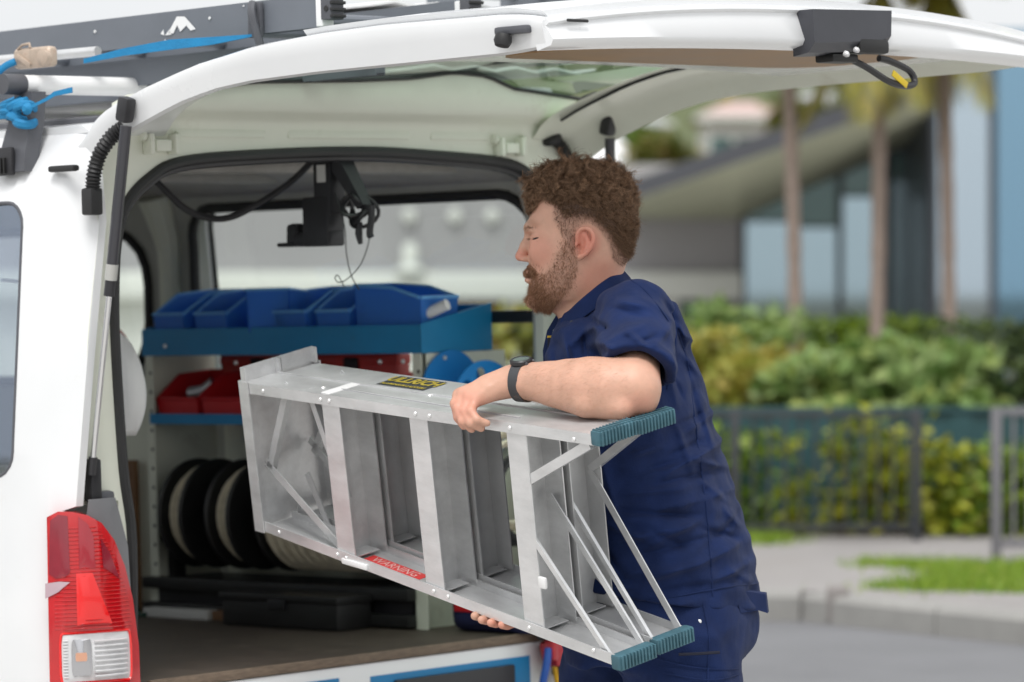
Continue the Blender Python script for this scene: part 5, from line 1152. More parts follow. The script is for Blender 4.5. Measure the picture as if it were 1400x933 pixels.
# trunk under the shirt
FD = nrm(np.array((-.91, .41))); LFT = np.array((-FD[1], FD[0]))                # forward and his left (towards the camera)
tv = np.array([425, 450, 480, 520, 560, 610, 650, 700, 740, 780, 810, 840, 870]); tf = np.array([774, 760, 752, 751, 753, 756, 758, 762, 766, 770, 772, 772, 772]); tb = np.array([915, 930, 944, 957, 967, 981, 994, 1010, 1021, 1030, 1036, 1040, 1040])
TY = 7.86; tc = ((tf+tb)/2-CX)/FPX*TY; tr = (tb-tf)/2/FPX*TY; tz = EYE-(tv-HOR)/FPX*TY
tA = np.array([.12, .18, .200, .205, .208, .210, .212, .214, .214, .214, .214, .214, .21])         # half width
tD = np.sqrt(np.maximum((tr**2-(tA*abs(LFT[0]))**2), .0075))/abs(FD[0])                                 # half depth so that the profile comes out right
kk = (tv <= 790) & (tv >= 450)
B.loft(tz[kk], tc[kk], TY, tD[kk]-.030, tA[kk]-.035, f=FD, k=.02, n=2.3)
SHL, SHR = Q_(866, 436, 7.66), Q_(866, 438, 8.05)
B.cap(SHL+np.array((0, .02, -.03)), SHR-np.array((0, .02, .03)), .042, .042, k=.02)
# left arm laid over the upper rail
EL = Q_(868, 531, 7.405)
B.cap(SHL-np.array((0, 0, .02)), EL, .050, .050, k=.015)
fo = [(862, 531, 7.405, .0495), (836, 532, 7.42, .0565), (806, 530, 7.445, .0555), (776, 526.5, 7.475, .046), (748, 523.5, 7.505, .0375), (724, 521.5, 7.53, .0325), (708, 521, 7.548, .0305)]
B.chain([Q_(*q[:3]) for q in fo], [q[3] for q in fo], k=.02)
B.chain([Q_(822, 484, 7.40), Q_(828, 490, 7.375), Q_(835, 497, 7.362)], [.003, .0035, .002], k=.012, op='d')
B.chain([Q_(850, 560, 7.372), Q_(800, 555, 7.405), Q_(750, 540, 7.475), Q_(720, 530, 7.51)], [.020, .016, .012, .008], k=.02)
B.ell(Q_(880, 552, 7.40), (.020, .020, .018), k=.02)
up = np.array((-.25, -.45, .86))
WR = Q_(704, 520, 7.55)
MC = [Q_(627, 541, 7.575), Q_(633, 540, 7.560), Q_(641, 544, 7.546), Q_(650, 549, 7.535)]       # knuckles: index .. little
for m in MC: B.cap(WR+(m-WR)*.12, m, .0235, .0125, k=.012)
B.cap(WR, Q_(668, 529, 7.57), .0275, .024, k=.015)
FI = [[(622, 552, 7.555), (626, 571, 7.540), (634, 583, 7.548)], [(626, 558, 7.540), (633, 577, 7.524), (645, 587, 7.532)], [(635, 562, 7.528), (644, 579, 7.512), (658, 586, 7.520)], [(644, 562, 7.516), (652, 574, 7.506), (666, 579, 7.511)]]
FR_ = [(.0110, .0098, .0088, .0080), (.0110, .0100, .0090, .0082), (.0105, .0096, .0088, .0080), (.0096, .0088, .0080, .0073)]
for m, ch, r in zip(MC, FI, FR_): B.chain([m]+[Q_(*q) for q in ch], list(r), k=.0045)
B.chain([Q_(684, 528, 7.60), Q_(662, 532, 7.63), Q_(645, 537, 7.645), Q_(632, 541, 7.65)], [.018, .013, .011, .009], k=.01)    # thumb along the far side
for m, z_ in zip(MC, (0, 1, 2, 3)): B.chain([WR+(m-WR)*.30+np.array((0, -.012, .016)), WR+(m-WR)*.65+np.array((0, -.010, .013)), m+np.array((0, -.002, .006))], [.0025, .0032, .0055], k=.010)     # tendons to the knuckles
# right arm, under the ladder
EB = Q_(800, 650, 8.12); PR = LD(.345, .20, hw(.345)+.045)
B.cap(SHR, EB, .058, .046, k=.02); B.chain([EB, EB*.45+PR*.55, PR], [.046, .04, .028], k=.02)
for k, (e, dd) in enumerate(((.418, .0), (.392, -.004), (.366, -.002), (.341, .006))):
    h_ = hw(e); B.chain([PR+np.array((0, 0, -.005)), LD(e+.005, .15, h_+.024), LD(e+.006, .07, h_+.017), LD(e, .012+dd, h_+.011), LD(e-.004, -.004+dd, h_+.006)], [.016, .0115, .0108, .0102, .009], k=.005)
B.chain([PR, LD(.30, .205, h_-.01), LD(.29, .20, h_-.06)], [.016, .012, .009], k=.008)
B.smooth(1)
bv, bf = B.mesh()
skin = mat('skin', (.57, .33, .235), .48, var=.07, nscale=24, bump=.06, bscale=350, sss=.12, hue2=(.61, .345, .25))
# redder ear, nose and knuckles: skin's own colour, laid on by place
def tint_skin(m, spots):
    n = m.node_tree; b = n.nodes['Principled BSDF']; src = b.inputs['Base Color'].links[0].from_socket; tc = n.nodes.new('ShaderNodeTexCoord')
    for c, r, col, amt in spots:
        vm = n.nodes.new('ShaderNodeVectorMath'); vm.operation = 'DISTANCE'; vm.inputs[1].default_value = tuple(np.array(c)-ORIG[man.name]); n.links.new(tc.outputs['Object'], vm.inputs[0])
        mr = n.nodes.new('ShaderNodeMapRange'); mr.inputs['From Min'].default_value = r*.35; mr.inputs['From Max'].default_value = r; mr.inputs['To Min'].default_value = amt; mr.inputs['To Max'].default_value = 0; mr.interpolation_type = 'SMOOTHSTEP'; n.links.new(vm.outputs['Value'], mr.inputs['Value'])
        mx = n.nodes.new('ShaderNodeMix'); mx.data_type = 'RGBA'; n.links.new(mr.outputs[0], mx.inputs[0]); n.links.new(src, mx.inputs[6]); mx.inputs[7].default_value = (*col, 1); src = mx.outputs[2]
    n.links.new(src, b.inputs['Base Color'])
red = (.60, .20, .14)
tint_skin(skin, [(P_(799, 333, HY-.09), .045, red, .75), (P_(711, 351), .026, red, .55), (P_(735, 345, HY-.05), .05, red, .35), (P_(820, 385, HY-.05), .07, red, .35), (Q_(640, 560, 7.54), .06, red, .40), (LD(.33, 0, .24), .08, (.62, .24, .17), .6), (Q_(870, 555, 7.38), .05, red, .3), (P_(719, 377), .02, (.50, .19, .16), .7)])
body = vmesh('body', bv, bf, skin, man)
# the shade of hair roots under the strands, by place on the head
def hair_mask():
    nv = np.array(bv); hm = (nv[:, 2] > ZZ(432)) & (nv[:, 0] < XX(890)) & (np.abs(nv[:, 1]-HY) < .12)
    u = nv[:, 0]/HY*FPX+CX; v = HOR+(EYE-nv[:, 2])/HY*FPX; acc = np.zeros(len(nv))
    for poly, wt_ in ((LONG, 1.0), (FADE, .36), (UPPER, .9), (BEARD, .20)):
        for du, dv in ((0, 0), (3, 0), (-3, 0), (0, 3), (0, -3), (2, 2), (-2, -2)): acc = np.maximum(acc, 0)+0; 
        m = sum(inpoly_np(np.stack([u+du, v+dv], 1), poly) for du, dv in ((0, 0), (3.5, 0), (-3.5, 0), (0, 3.5), (0, -3.5), (2.5, 2.5), (-2.5, -2.5), (2.5, -2.5), (-2.5, 2.5)))/9*wt_
        acc = np.maximum(acc, m)
    ear = (np.abs(nv[:, 1]-HY) > .080) & (u > 783) & (u < 815) & (v > 308) & (v < 358); acc[ear] = 0
    acc[~hm] = 0; at = body.data.attributes.new('roots', 'FLOAT', 'POINT'); at.data.foreach_set('value', acc.astype(np.float32))
    n = skin.node_tree; b = n.nodes['Principled BSDF']; src = b.inputs['Base Color'].links[0].from_socket; a = n.nodes.new('ShaderNodeAttribute'); a.attribute_name = 'roots'
    mx = n.nodes.new('ShaderNodeMix'); mx.data_type = 'RGBA'; n.links.new(a.outputs['Fac'], mx.inputs[0]); n.links.new(src, mx.inputs[6]); mx.inputs[7].default_value = (.060, .030, .018, 1); n.links.new(mx.outputs[2], b.inputs['Base Color'])

LONG = [(720, 292), (718, 262), (732, 232), (770, 215), (835, 222), (866, 255), (882, 290), (874, 322), (858, 318), (838, 303), (820, 291), (800, 280), (775, 276), (762, 280), (755, 280), (753, 273), (744, 271), (735, 279), (727, 292)]
FADE = [(756, 268), (775, 283), (805, 284), (838, 310), (872, 318), (872, 335), (862, 352), (850, 364), (838, 356), (830, 330), (816, 310), (804, 304), (793, 306), (786, 318), (785, 342), (778, 342), (768, 322), (757, 300)]
BEARD = [(769, 326), (785, 340), (789, 362), (785, 384), (772, 402), (762, 414), (754, 426), (738, 428), (722, 414), (716, 400), (719, 391), (725, 389), (724, 380), (714, 376), (713, 366), (719, 361.5), (727, 363), (737, 374), (747, 373), (757, 358), (764, 342)]
BROW = [(718, 311), (724, 310), (733, 313), (732, 316), (724, 313.8), (718, 315)]
UPPER = [(752, 268), (775, 268), (805, 270), (838, 290), (876, 300), (872, 340), (856, 352), (842, 338), (828, 316), (806, 297), (770, 297)]
hair_mask()
lb = BVHTree.FromPolygons([tuple(q) for q in bv], bf)
def on_skin(pts, off=.0004):
    out = []
    for u, v in spline(np.array([(a, b, 0.) for a, b in pts]), 5)[:, :2]:
        w_ = W(u, v, HY); h = lb.ray_cast(Vector((w_[0], 7.0, w_[2])), Vector((0, 1, 0)))
        if h[0] is not None: out.append(np.array(h[0])-np.array((0, off, 0)))
    return out
eye = mk('eye', G().tube(on_skin([(728, 327.8), (730.5, 327.2), (733, 326.4), (736, 325.8)]), [.0010, .0020, .0018, .0007], 6, flat=.7), mat('dark_lash_line', (.03, .016, .012), .5), man)
# ---------------- shirt
def field(segs):
    A = np.array([[a, b, c, d] for (a, b, c, d, *_r) in segs], float); am = [s[4]*2.3 for s in segs]; sg = [s[5]*.68 for s in segs]
    def f(x, z):
        u = x/TY*FPX+CX; v = HOR+(EYE-z)/TY*FPX; out = np.zeros_like(x)
        for (u0, v0, u1, v1), a, s in zip(A, am, sg):
            L2 = (u1-u0)**2+(v1-v0)**2; t = np.clip(((u-u0)*(u1-u0)+(v-v0)*(v1-v0))/L2, 0, 1)
            d = np.hypot(u-u0-t*(u1-u0), v-v0-t*(v1-v0)); e = np.sin(math.pi*np.clip(t, .02, .98))**.5
            out += a*np.exp(-(d/s)**1.35)*e
        return out
    return f
S = SDF((-.02, 7.34, .76), (.60, 8.26, 1.52), .0035)
S.loft(tz, tc, TY, tD, tA, f=FD, k=.03, n=2.35)
S.cap(SHL+np.array((0, .02, -.012)), SHR+np.array((0, -.02, -.012)), .062, .062, k=.05)
S.cap(P_(834, 424), Q_(862, 432, 7.71), .042, .062, k=.03); S.cap(P_(834, 424), Q_(862, 432, 8.0), .042, .062, k=.03)
S.cap(P_(846, 412, 7.83), P_(900, 452, 7.84), .040, .05, k=.05)
SL0, SL1 = SHL+np.array((.003, .0, .0)), Q_(872, 512, 7.425)
S.cap(SL0, SL1, .080, .071, k=.03)
S.cap(SHR, EB*.6+SHR*.4, .078, .07, k=.03)
segs = []
for q in [  # hand placed folds: u0 v0 u1 v1 amplitude width(px)
    (905, 640, 1000, 598, .007, 7), (890, 655, 985, 640, -.005, 6), (850, 668, 935, 660, .006, 7), (830, 690, 960, 700, -.005, 7), (905, 620, 960, 600, -.005, 6),
    (835, 730, 930, 712, .006, 8), (860, 752, 985, 722, -.005, 7), (930, 770, 1015, 735, .006, 8), (840, 775, 930, 768, .005, 8), (955, 745, 1010, 700, -.004, 7),
    (880, 800, 1020, 782, -.004, 7), (985, 690, 1012, 720, .005, 7), (890, 690, 1000, 668, .004, 6), (915, 560, 945, 650, .004, 7), (935, 500, 960, 590, -.004, 6),
    (918, 432, 938, 490, -.006, 5), (922, 445, 900, 410, -.005, 5), (905, 470, 925, 560, .004, 8), (925, 455, 958, 470, .004, 7), (930, 590, 985, 560, .004, 7),
    (780, 468, 812, 440, .004, 6), (805, 470, 880, 438, .005, 7), (820, 478, 900, 455, -.004, 6), (830, 487, 895, 478, .0035, 6), (835, 408, 880, 420, .005, 7), (828, 420, 870, 432, -.004, 6), (850, 395, 905, 425, .003, 7), (880, 470, 912, 440, .004, 7), (795, 450, 800, 490, -.005, 5),
    (770, 470, 790, 520, .004, 6), (757, 480, 765, 540, -.003, 5), (815, 610, 840, 700, .005, 9), (810, 800, 870, 790, .005, 8), (990, 770, 1035, 800, .004, 6), (840, 830, 960, 808, .004, 6), (880, 715, 930, 740, -.004, 6), (950, 650, 1000, 690, .004, 6), (820, 740, 850, 780, -.004, 6), (845, 620, 900, 604, .005, 5), (900, 585, 958, 566, -.004, 5), (868, 640, 930, 622, -.004, 5), (940, 622, 996, 640, .005, 5), (960, 560, 975, 620, .004, 5), (815, 705, 880, 730, .005, 6), (885, 735, 960, 700, .005, 6), (950, 715, 1010, 735, -.005, 6), (870, 785, 950, 760, .005, 6), (960, 790, 1025, 765, .005, 6), (842, 445, 872, 470, .004, 5), (860, 455, 905, 492, -.004, 5), (795, 430, 830, 452, -.004, 5), (812, 462, 838, 480, .004, 4), (900, 425, 935, 455, .005, 5), (930, 480, 962, 520, .004, 5), (910, 500, 930, 545, -.005, 5), (770, 455, 778, 500, .004, 5)]: segs.append(q)
S.folds(field(segs))
# soft random drape
xx, zz = np.meshgrid(S.ax[0], S.ax[2], indexing='ij')
dr = sum(a*np.sin(fx*xx*(1+.1*np.sin(9*zz))+fz*zz+p) for a, fx, fz, p in ((.0014, 38, 61, .3), (.0011, -55, 83, 1.9), (.0009, 90, 47, 4.), (.0008, 23, 132, 2.2), (.0006, 140, -90, .7)))
S.a -= dr[:, None, :].astype(np.float32)
yy, zz = np.meshgrid(S.ax[1], S.ax[2], indexing='ij')
S.a -= (.0012*np.sin(47*yy+70*zz)+.0009*np.sin(-88*yy+51*zz+1))[None].astype(np.float32)
# sleeve mouth, neck opening, hem
adir = nrm(EL-SHL)
S.cap(SHL+adir*.075, EL+adir*.05, .064, .058, k=.004, op='d')
S.cap(EB-np.array((0, 0, .12)), EB*.75+SHR*.25, .07, .056, k=.004, op='d')
hemn = nrm(np.array((-.16, -.55, -.82)))
x, y, z = S.ax[0][:, None, None], S.ax[1][None, :, None], S.ax[2][None, None, :]
hp_ = Q_(868, 503, 7.44); cut = (x-hp_[0])*hemn[0]+(y-hp_[1])*hemn[1]+(z-hp_[2])*hemn[2]+.012*np.sin((x-.2)*32)
near = np.maximum.reduce([np.broadcast_to(q, S.n) for q in (y-7.545+0*x+0*z, .15-x+0*y+0*z, (1.27-z)+0*x+0*y)])
S.a = np.maximum(S.a, np.minimum(cut, -near+.0).astype(np.float32)) if 0 else S.a
zone = (np.sqrt((x-EL[0])**2+(y-EL[1])**2+(z-EL[2])**2)-.155)
S.a = np.maximum(S.a, -np.maximum(zone, -cut).astype(np.float32))
S.cap(P_(812, 355), P_(808, 376), .064, .058, k=.006, op='d')
S.plane(Q_(960, 822, TY), (-.13, 0, -1))
S.smooth(1)
sv, sf = S.mesh()
navy = mat('navy_cotton_twill', (.0068, .0175, .070), .82, var=.18, nscale=11, bump=.25, bscale=420, spec=.18, sheen=.04, hue2=(.0085, .0205, .080))
def cloth_creases(m):                  # fine relief: ridged creases, stretched across the body, under the weave
    n = m.node_tree; b = n.nodes['Principled BSDF']; old = b.inputs['Normal'].links[0].from_node; tc = n.nodes.new('ShaderNodeTexCoord'); mp = n.nodes.new('ShaderNodeMapping'); mp.inputs['Rotation'].default_value = (0, .35, 0); mp.inputs['Scale'].default_value = (.8, .8, 2.2)
    t = n.nodes.new('ShaderNodeTexNoise'); t.noise_type = 'RIDGED_MULTIFRACTAL'; t.inputs['Scale'].default_value = 6.5; t.inputs['Detail'].default_value = 3; t.inputs['Distortion'].default_value = .5
    n.links.new(tc.outputs['Object'], mp.inputs[0]); n.links.new(mp.outputs[0], t.inputs['Vector'])
    bp = n.nodes.new('ShaderNodeBump'); bp.inputs['Strength'].default_value = .75; bp.inputs['Distance'].default_value = .010; n.links.new(t.outputs[0], bp.inputs['Height']); n.links.new(bp.outputs[0], old.inputs['Normal'])
cloth_creases(navy)
shirt = vmesh('shirt', sv, sf, navy, man)
# fine garment relief: displaced noise for crumple
tx = bpy.data.textures.new('crumple', 'CLOUDS'); tx.noise_scale = .06; tx.noise_depth = 3
md = shirt.modifiers.new('crumple', 'DISPLACE'); md.texture = tx; md.strength = .006; md.mid_level = .5; md.texture_coords = 'LOCAL'
# collar: stand and folded leaf round the neck
def ring_pt(u, v, y): return P_(u, v, y)
near_edge = [(851, 369, .0), (838, 375, .040), (822, 385, .060), (806, 398, .068), (790, 412, .064), (778, 424, .050), (772, 428, .034)]
cg = []
def collar(path, drop, out, nm):
    p = spline(np.array(path), 5); rings = []
    for i, q in enumerate(p):
        t = i/(len(p)-1); c = P_(808-22*t, 0)[0]
        o = nrm(np.array((q[0]-c, q[1]-HY, 0.0)))
        dn = np.array((.35*(1-t)+.15*t, 0, -1.0)); dn = nrm(dn)
        rings.append([q-o*.001, q+o*.004+dn*-.001, q+o*(.007+out*.3)+dn*drop*.35, q+o*(.009+out)+dn*drop, q+o*(.006+out)+dn*(drop-.002), q+o*.003+dn*drop*.4, q-o*.002+dn*.05])
    return rings
for s in (-1, 1):
    path = [P_(u, v, HY+s*w_) for u, v, w_ in near_edge]
    r_ = collar(path, .038, .012, '')
    tip = path[-1]+np.array((-.022, s*.010, -.052))
    r_.append([r_[-1][0]*.5+tip*.5+np.array((.004, 0, .015)), r_[-1][1]*.5+tip*.5+np.array((.002, 0, .016)), r_[-1][2]*.4+tip*.6, r_[-1][3]*.3+tip*.7, r_[-1][4]*.3+tip*.7, r_[-1][5]*.4+tip*.6, r_[-1][6]*.5+tip*.5])
    g = G().loft(r_); v = np.concatenate(g.v)
    ob = mk('collar', g, navy, man, smooth=70); ss = ob.modifiers.new('sub', 'SUBSURF'); ss.levels = ss.render_levels = 2
pk = mk('placket', G().loft([[Q_(u, v, y)+np.array((dx, dy, 0)) for dx, dy in ((0, -.016), (-.012, -.008), (-.012, .008), (0, .016))] for u, v, y in ((768, 432, 7.82), (756, 452, 7.86), (750, 480, 7.89), (752, 520, 7.90))]), navy, shirt, smooth=60)
mk('yellow_stitch', G().rbox(Q_(757, 461, 7.836), (.026, .004, .006), .0015), mat('mustard_thread', (.55, .36, .03), .7), shirt)
mk('dark_tab', G().rbox(Q_(758, 472, 7.834), (.028, .004, .030), .002), mat('near_black_cloth', (.006, .008, .022), .8), shirt)
mk('button', G().lathe(Q_(782, 442, 7.745), (-.2, -1, .1), [(0, .0055), (.002, .005), (.0025, .002)], 12), MATS['dark_sticker'], shirt)
# seams that follow the cloth
bvh = BVHTree.FromPolygons([tuple(q) for q in sv], sf)
def seam(pts, r, nm, par, off=.0015, tree=None):
    out = []
    for u, v in spline(np.array([(a, b, 0.) for a, b in pts]), 8)[:, :2]:
        w_ = W(u, v, TY); h = (tree or bvh).ray_cast(Vector((w_[0], 7.0, w_[2])), Vector((0, 1, 0)))
        if h[0] is not None: out.append(np.array(h[0])-np.array((0, off, 0)))
    if len(out) > 3: return mk(nm, G().tube(out, r, 6, flat=.5), navy, par)
seam([(917, 425), (922, 450), (917, 490), (908, 530)], .0022, 'armhole_seam', shirt)
seam([(926, 455), (940, 500), (946, 560), (955, 640), (963, 720), (968, 805)], .0018, 'side_seam', shirt)
seam([(858, 384), (875, 397), (893, 420), (905, 438)], .0016, 'shoulder_seam', shirt)
seam([(868, 812), (905, 806), (960, 798), (1000, 794), (1040, 797)], .0018, 'hem_seam', shirt)
seam([(848, 478), (868, 486), (888, 500), (901, 522)], .0016, 'cuff_seam', shirt, .006)
# ---------------- trousers and boots
T = SDF((-.04, 7.48, .0), (.62, 8.24, 1.02), .0075)
T.loft(EYE-(np.array([730, 790, 840, 880, 905])-HOR)/FPX*TY, (np.array([898, 906, 906, 901, 896])-CX)/FPX*TY, TY, np.array([.165, .178, .192, .192, .17]), np.array([.196, .200, .203, .205, .2]), f=FD, k=.03, n=2.3)
HL, HR = Q_(928, 880, 7.76), Q_(852, 880, 7.96)
KL, KR = np.array((.36, 7.74, .50)), np.array((.185, 8.0, .52)); AL, AR = np.array((.41, 7.76, .10)), np.array((.17, 8.02, .10))
T.chain([HL, (HL+KL)/2, KL, (KL+AL)/2, AL], [.128, .112, .088, .088, .080], k=.03); T.chain([HR, (HR+KR)/2, KR, (KR+AR)/2, AR], [.122, .108, .088, .088, .080], k=.03)
tseg = [(870, 870, 1000, 850, .003, 7), (905, 905, 1000, 925, .003, 7), (985, 860, 1000, 930, -.003, 6), (860, 890, 930, 900, -.003, 6), (780, 900, 840, 930, .004, 8), (930, 840, 985, 870, .003, 6), (800, 880, 850, 900, -.003, 7), (900, 1000, 980, 980, .005, 9), (900, 1100, 980, 1090, .006, 9), (760, 1080, 830, 1100, .005, 9), (900, 1290, 1000, 1280, .006, 9)]
T.folds(field(tseg))
xx, zz = np.meshgrid(T.ax[0], T.ax[2], indexing='ij'); T.a -= (.0018*np.sin(40*xx+50*zz)+.0013*np.sin(-63*xx+77*zz))[:, None, :].astype(np.float32)
T.plane((0, 0, .055), (0, 0, -1)); T.smooth(1)
tv_, tf_ = T.mesh()
trs = vmesh('trousers', tv_, tf_, navy, man)
md = trs.modifiers.new('crumple', 'DISPLACE'); md.texture = tx; md.strength = .008; md.mid_level = .5; md.texture_coords = 'LOCAL'
tb_ = BVHTree.FromPolygons([tuple(q) for q in tv_], tf_)
seam([(868, 880), (930, 896), (1005, 905)], .0016, 'pocket_seam', trs, .003, tb_); seam([(955, 815), (962, 860), (960, 933), (962, 1100)], .0018, 'side_seam', trs, .003, tb_); seam([(900, 905), (960, 915), (1008, 912)], .0016, 'pocket_seam', trs, .003, tb_)
mk('zip_pocket', G().tube([Q_(928, 895, 7.627), Q_(955, 894, 7.623), Q_(984, 892, 7.63)], .003, 6), MATS['near_black_cloth'], trs)
mk('stud', G().lathe(Q_(956, 850, 7.65), (0, -1, 0), [(0, .005), (.002, .0045), (.003, .002)], 12), rivet, trs)
fl_ = [Q_(1004, 806, 7.74), Q_(1046, 812, 7.82), Q_(1049, 838, 7.825), Q_(1036, 834, 7.81), Q_(1012, 838, 7.74)]
mk('pocket_flap', G().loft([[p+np.array((0, -.012, 0)) for p in fl_], [p+np.array((.004, .010, .002)) for p in fl_]]), navy, trs, smooth=20)
for A_k, nm in ((AL, 'boot'), (AR, 'boot')):
    K = SDF(A_k+np.array((-.26, -.10, -.11)), A_k+np.array((.14, .22, .14)), .007); f3 = np.array((FD[0], FD[1], 0))
    base = np.array((A_k[0], A_k[1], .05)); K.chain([base-f3*.05, base+f3*.08, base+f3*.17-np.array((0, 0, .008))], [.046, .048, .042], k=.02); K.cap(base, A_k+np.array((0, 0, .06)), .05, .05, k=.02); K.plane((0, 0, .004), (0, 0, -1)); K.smooth(1)
    kv, kf = K.mesh(); bo = vmesh(nm, kv, kf, mat('tan_leather', (.16, .09, .045), .6, var=.2, nscale=20) if 'tan_leather' not in MATS else MATS['tan_leather'], man)
    mk('sole', G().loft([[base+f3*t_+np.array((-f3[1], f3[0], 0))*s_*w_-np.array((0, 0, .05-z_)) for t_, s_, w_ in ((-.10, -1, .03), (-.10, 1, .03), (.05, 1, .048), (.16, 1, .045), (.212, 1, .015), (.212, -1, .015), (.16, -1, .045), (.05, -1, .048))] for z_ in (0, .022)]), rubber, bo)
# ---------------- watch
WA = nrm(Q_(735, 522.5, 7.52)-Q_(706, 520.5, 7.55)); WC = Q_(716, 521.5, 7.540)
Tn = nrm(np.array((-.05, -.30, 1.0))-WA*np.array((-.05, -.30, 1.0)).dot(WA)); Sn = np.cross(WA, Tn)
wt = thing('wristwatch', 'black sports watch on the left wrist of the man', 'watch', WC)
g = G(); rg = []
for t_, hf_ in ((0, 0),):
    for a in np.linspace(0, 2*math.pi, 40, endpoint=False):
        rr_ = .0362+.001*math.cos(2*a); c = WC+rr_*(math.cos(a)*Tn*1.02+math.sin(a)*Sn*1.0); o = nrm(math.cos(a)*Tn+math.sin(a)*Sn); w2 = .0115
        rg.append([c-WA*w2, c-WA*w2+o*.0035, c+WA*w2+o*.0035, c+WA*w2])
rg.append(rg[0]); g.loft(rg, True, False); band = mk('band', g, mat('dark_grey_silicone', (.045, .047, .052), .55), wt)
g = G()
for a in np.arange(-.9, .95, .2):
    an = -math.pi/2+a; o = math.cos(an)*Tn+math.sin(an)*Sn; c = WC+o*.0400; g.rbox(c, (.006, .006, .0035), .001, rot=np.stack([WA, np.cross(o, WA), o], 1) @ rot_axis((0, 0, 1), 0))
mk('band_hole', g, blackmetal, band, kind='stuff')
cc = WC+Tn*.038
g = G().lathe(cc, Tn, [(-.004, .0195), (0, .0225), (.006, .0225), (.0085, .020), (.0085, .017), (.0075, .0165)], 32); cs_ = mk('watch_case', g, blackpl, wt)
mk('dial', G().lathe(cc+Tn*.0074, Tn, [(0, .0168), (.0004, .0165)], 28), mat('black_dial', (.01, .01, .012), .12, coat=1), cs_)
for s in (-.5, .5): mk('watch_button', G().lathe(cc+Tn*.002+(WA*math.cos(s)+Sn*math.sin(s))*.021, WA*math.cos(s)+Sn*math.sin(s), [(0, .003), (.005, .003)], 8), greypl, cs_)
# ---------------- hair and beard: real strands rooted in the scalp
nv = np.array(bv); me = body.data; nr = np.zeros(len(nv)*3); me.vertices.foreach_get('normal', nr); nr = nr.reshape(-1, 3)
headm = (nv[:, 2] > ZZ(432)) & (nv[:, 0] < XX(885)) & (np.abs(nv[:, 1]-HY) < .12)
hi = np.where(headm)[0]; hu = nv[hi, 0]/HY*FPX+CX; hvv = HOR+(EYE-nv[hi, 2])/HY*FPX; UV = np.stack([hu, hvv], 1)
def hairs(nm, poly, n, fn, m, r0, r1, cond=None):
    k = inpoly_np(UV, poly)
    if cond is not None: k &= cond
    ids = hi[k]; ids = rng.choice(ids, n); R0 = nv[ids]+rng.normal(0, .0012, (n, 3)); N0 = nr[ids]
    pts = fn(R0, N0, n)                                  # n, k, 3
    K = pts.shape[1]; hc = bpy.data.hair_curves.new(nm); hc.add_curves([K]*n)
    hc.attributes['position'].data.foreach_set('vector', (pts-ORIG[man.name]).astype(np.float32).ravel())
    ra = hc.attributes.new('radius', 'FLOAT', 'POINT'); ra.data.foreach_set('value', np.tile(np.linspace(r0, r1, K), n).astype(np.float32))
    hc.materials.append(m); ob = bpy.data.objects.new(nm, hc); COL.objects.link(ob); ob.parent = man; ORIG[ob.name] = ORIG[man.name]; return ob
def hairmat(name, c1, c2, rough=.45):
    m = bpy.data.materials.new(name); m.use_nodes = True; n = m.node_tree; b = n.nodes['Principled BSDF']; h = n.nodes.new('ShaderNodeHairInfo'); r = n.nodes.new('ShaderNodeValToRGB')
    r.color_ramp.elements[0].color = (*c1, 1); r.color_ramp.elements[1].color = (*c2, 1); n.links.new(h.outputs['Random'], r.inputs[0]); n.links.new(r.outputs[0], b.inputs['Base Color']); b.inputs['Roughness'].default_value = rough; b.inputs['Specular IOR Level'].default_value = .35; return m
brown = hairmat('brown_hair', (.075, .042, .024), (.30, .18, .105)); fadeh = hairmat('short_brown_hair', (.08, .045, .028), (.22, .13, .08)); ginger = hairmat('ginger_brown_beard', (.16, .080, .043), (.42, .23, .13))
HC = P_(800, 300)
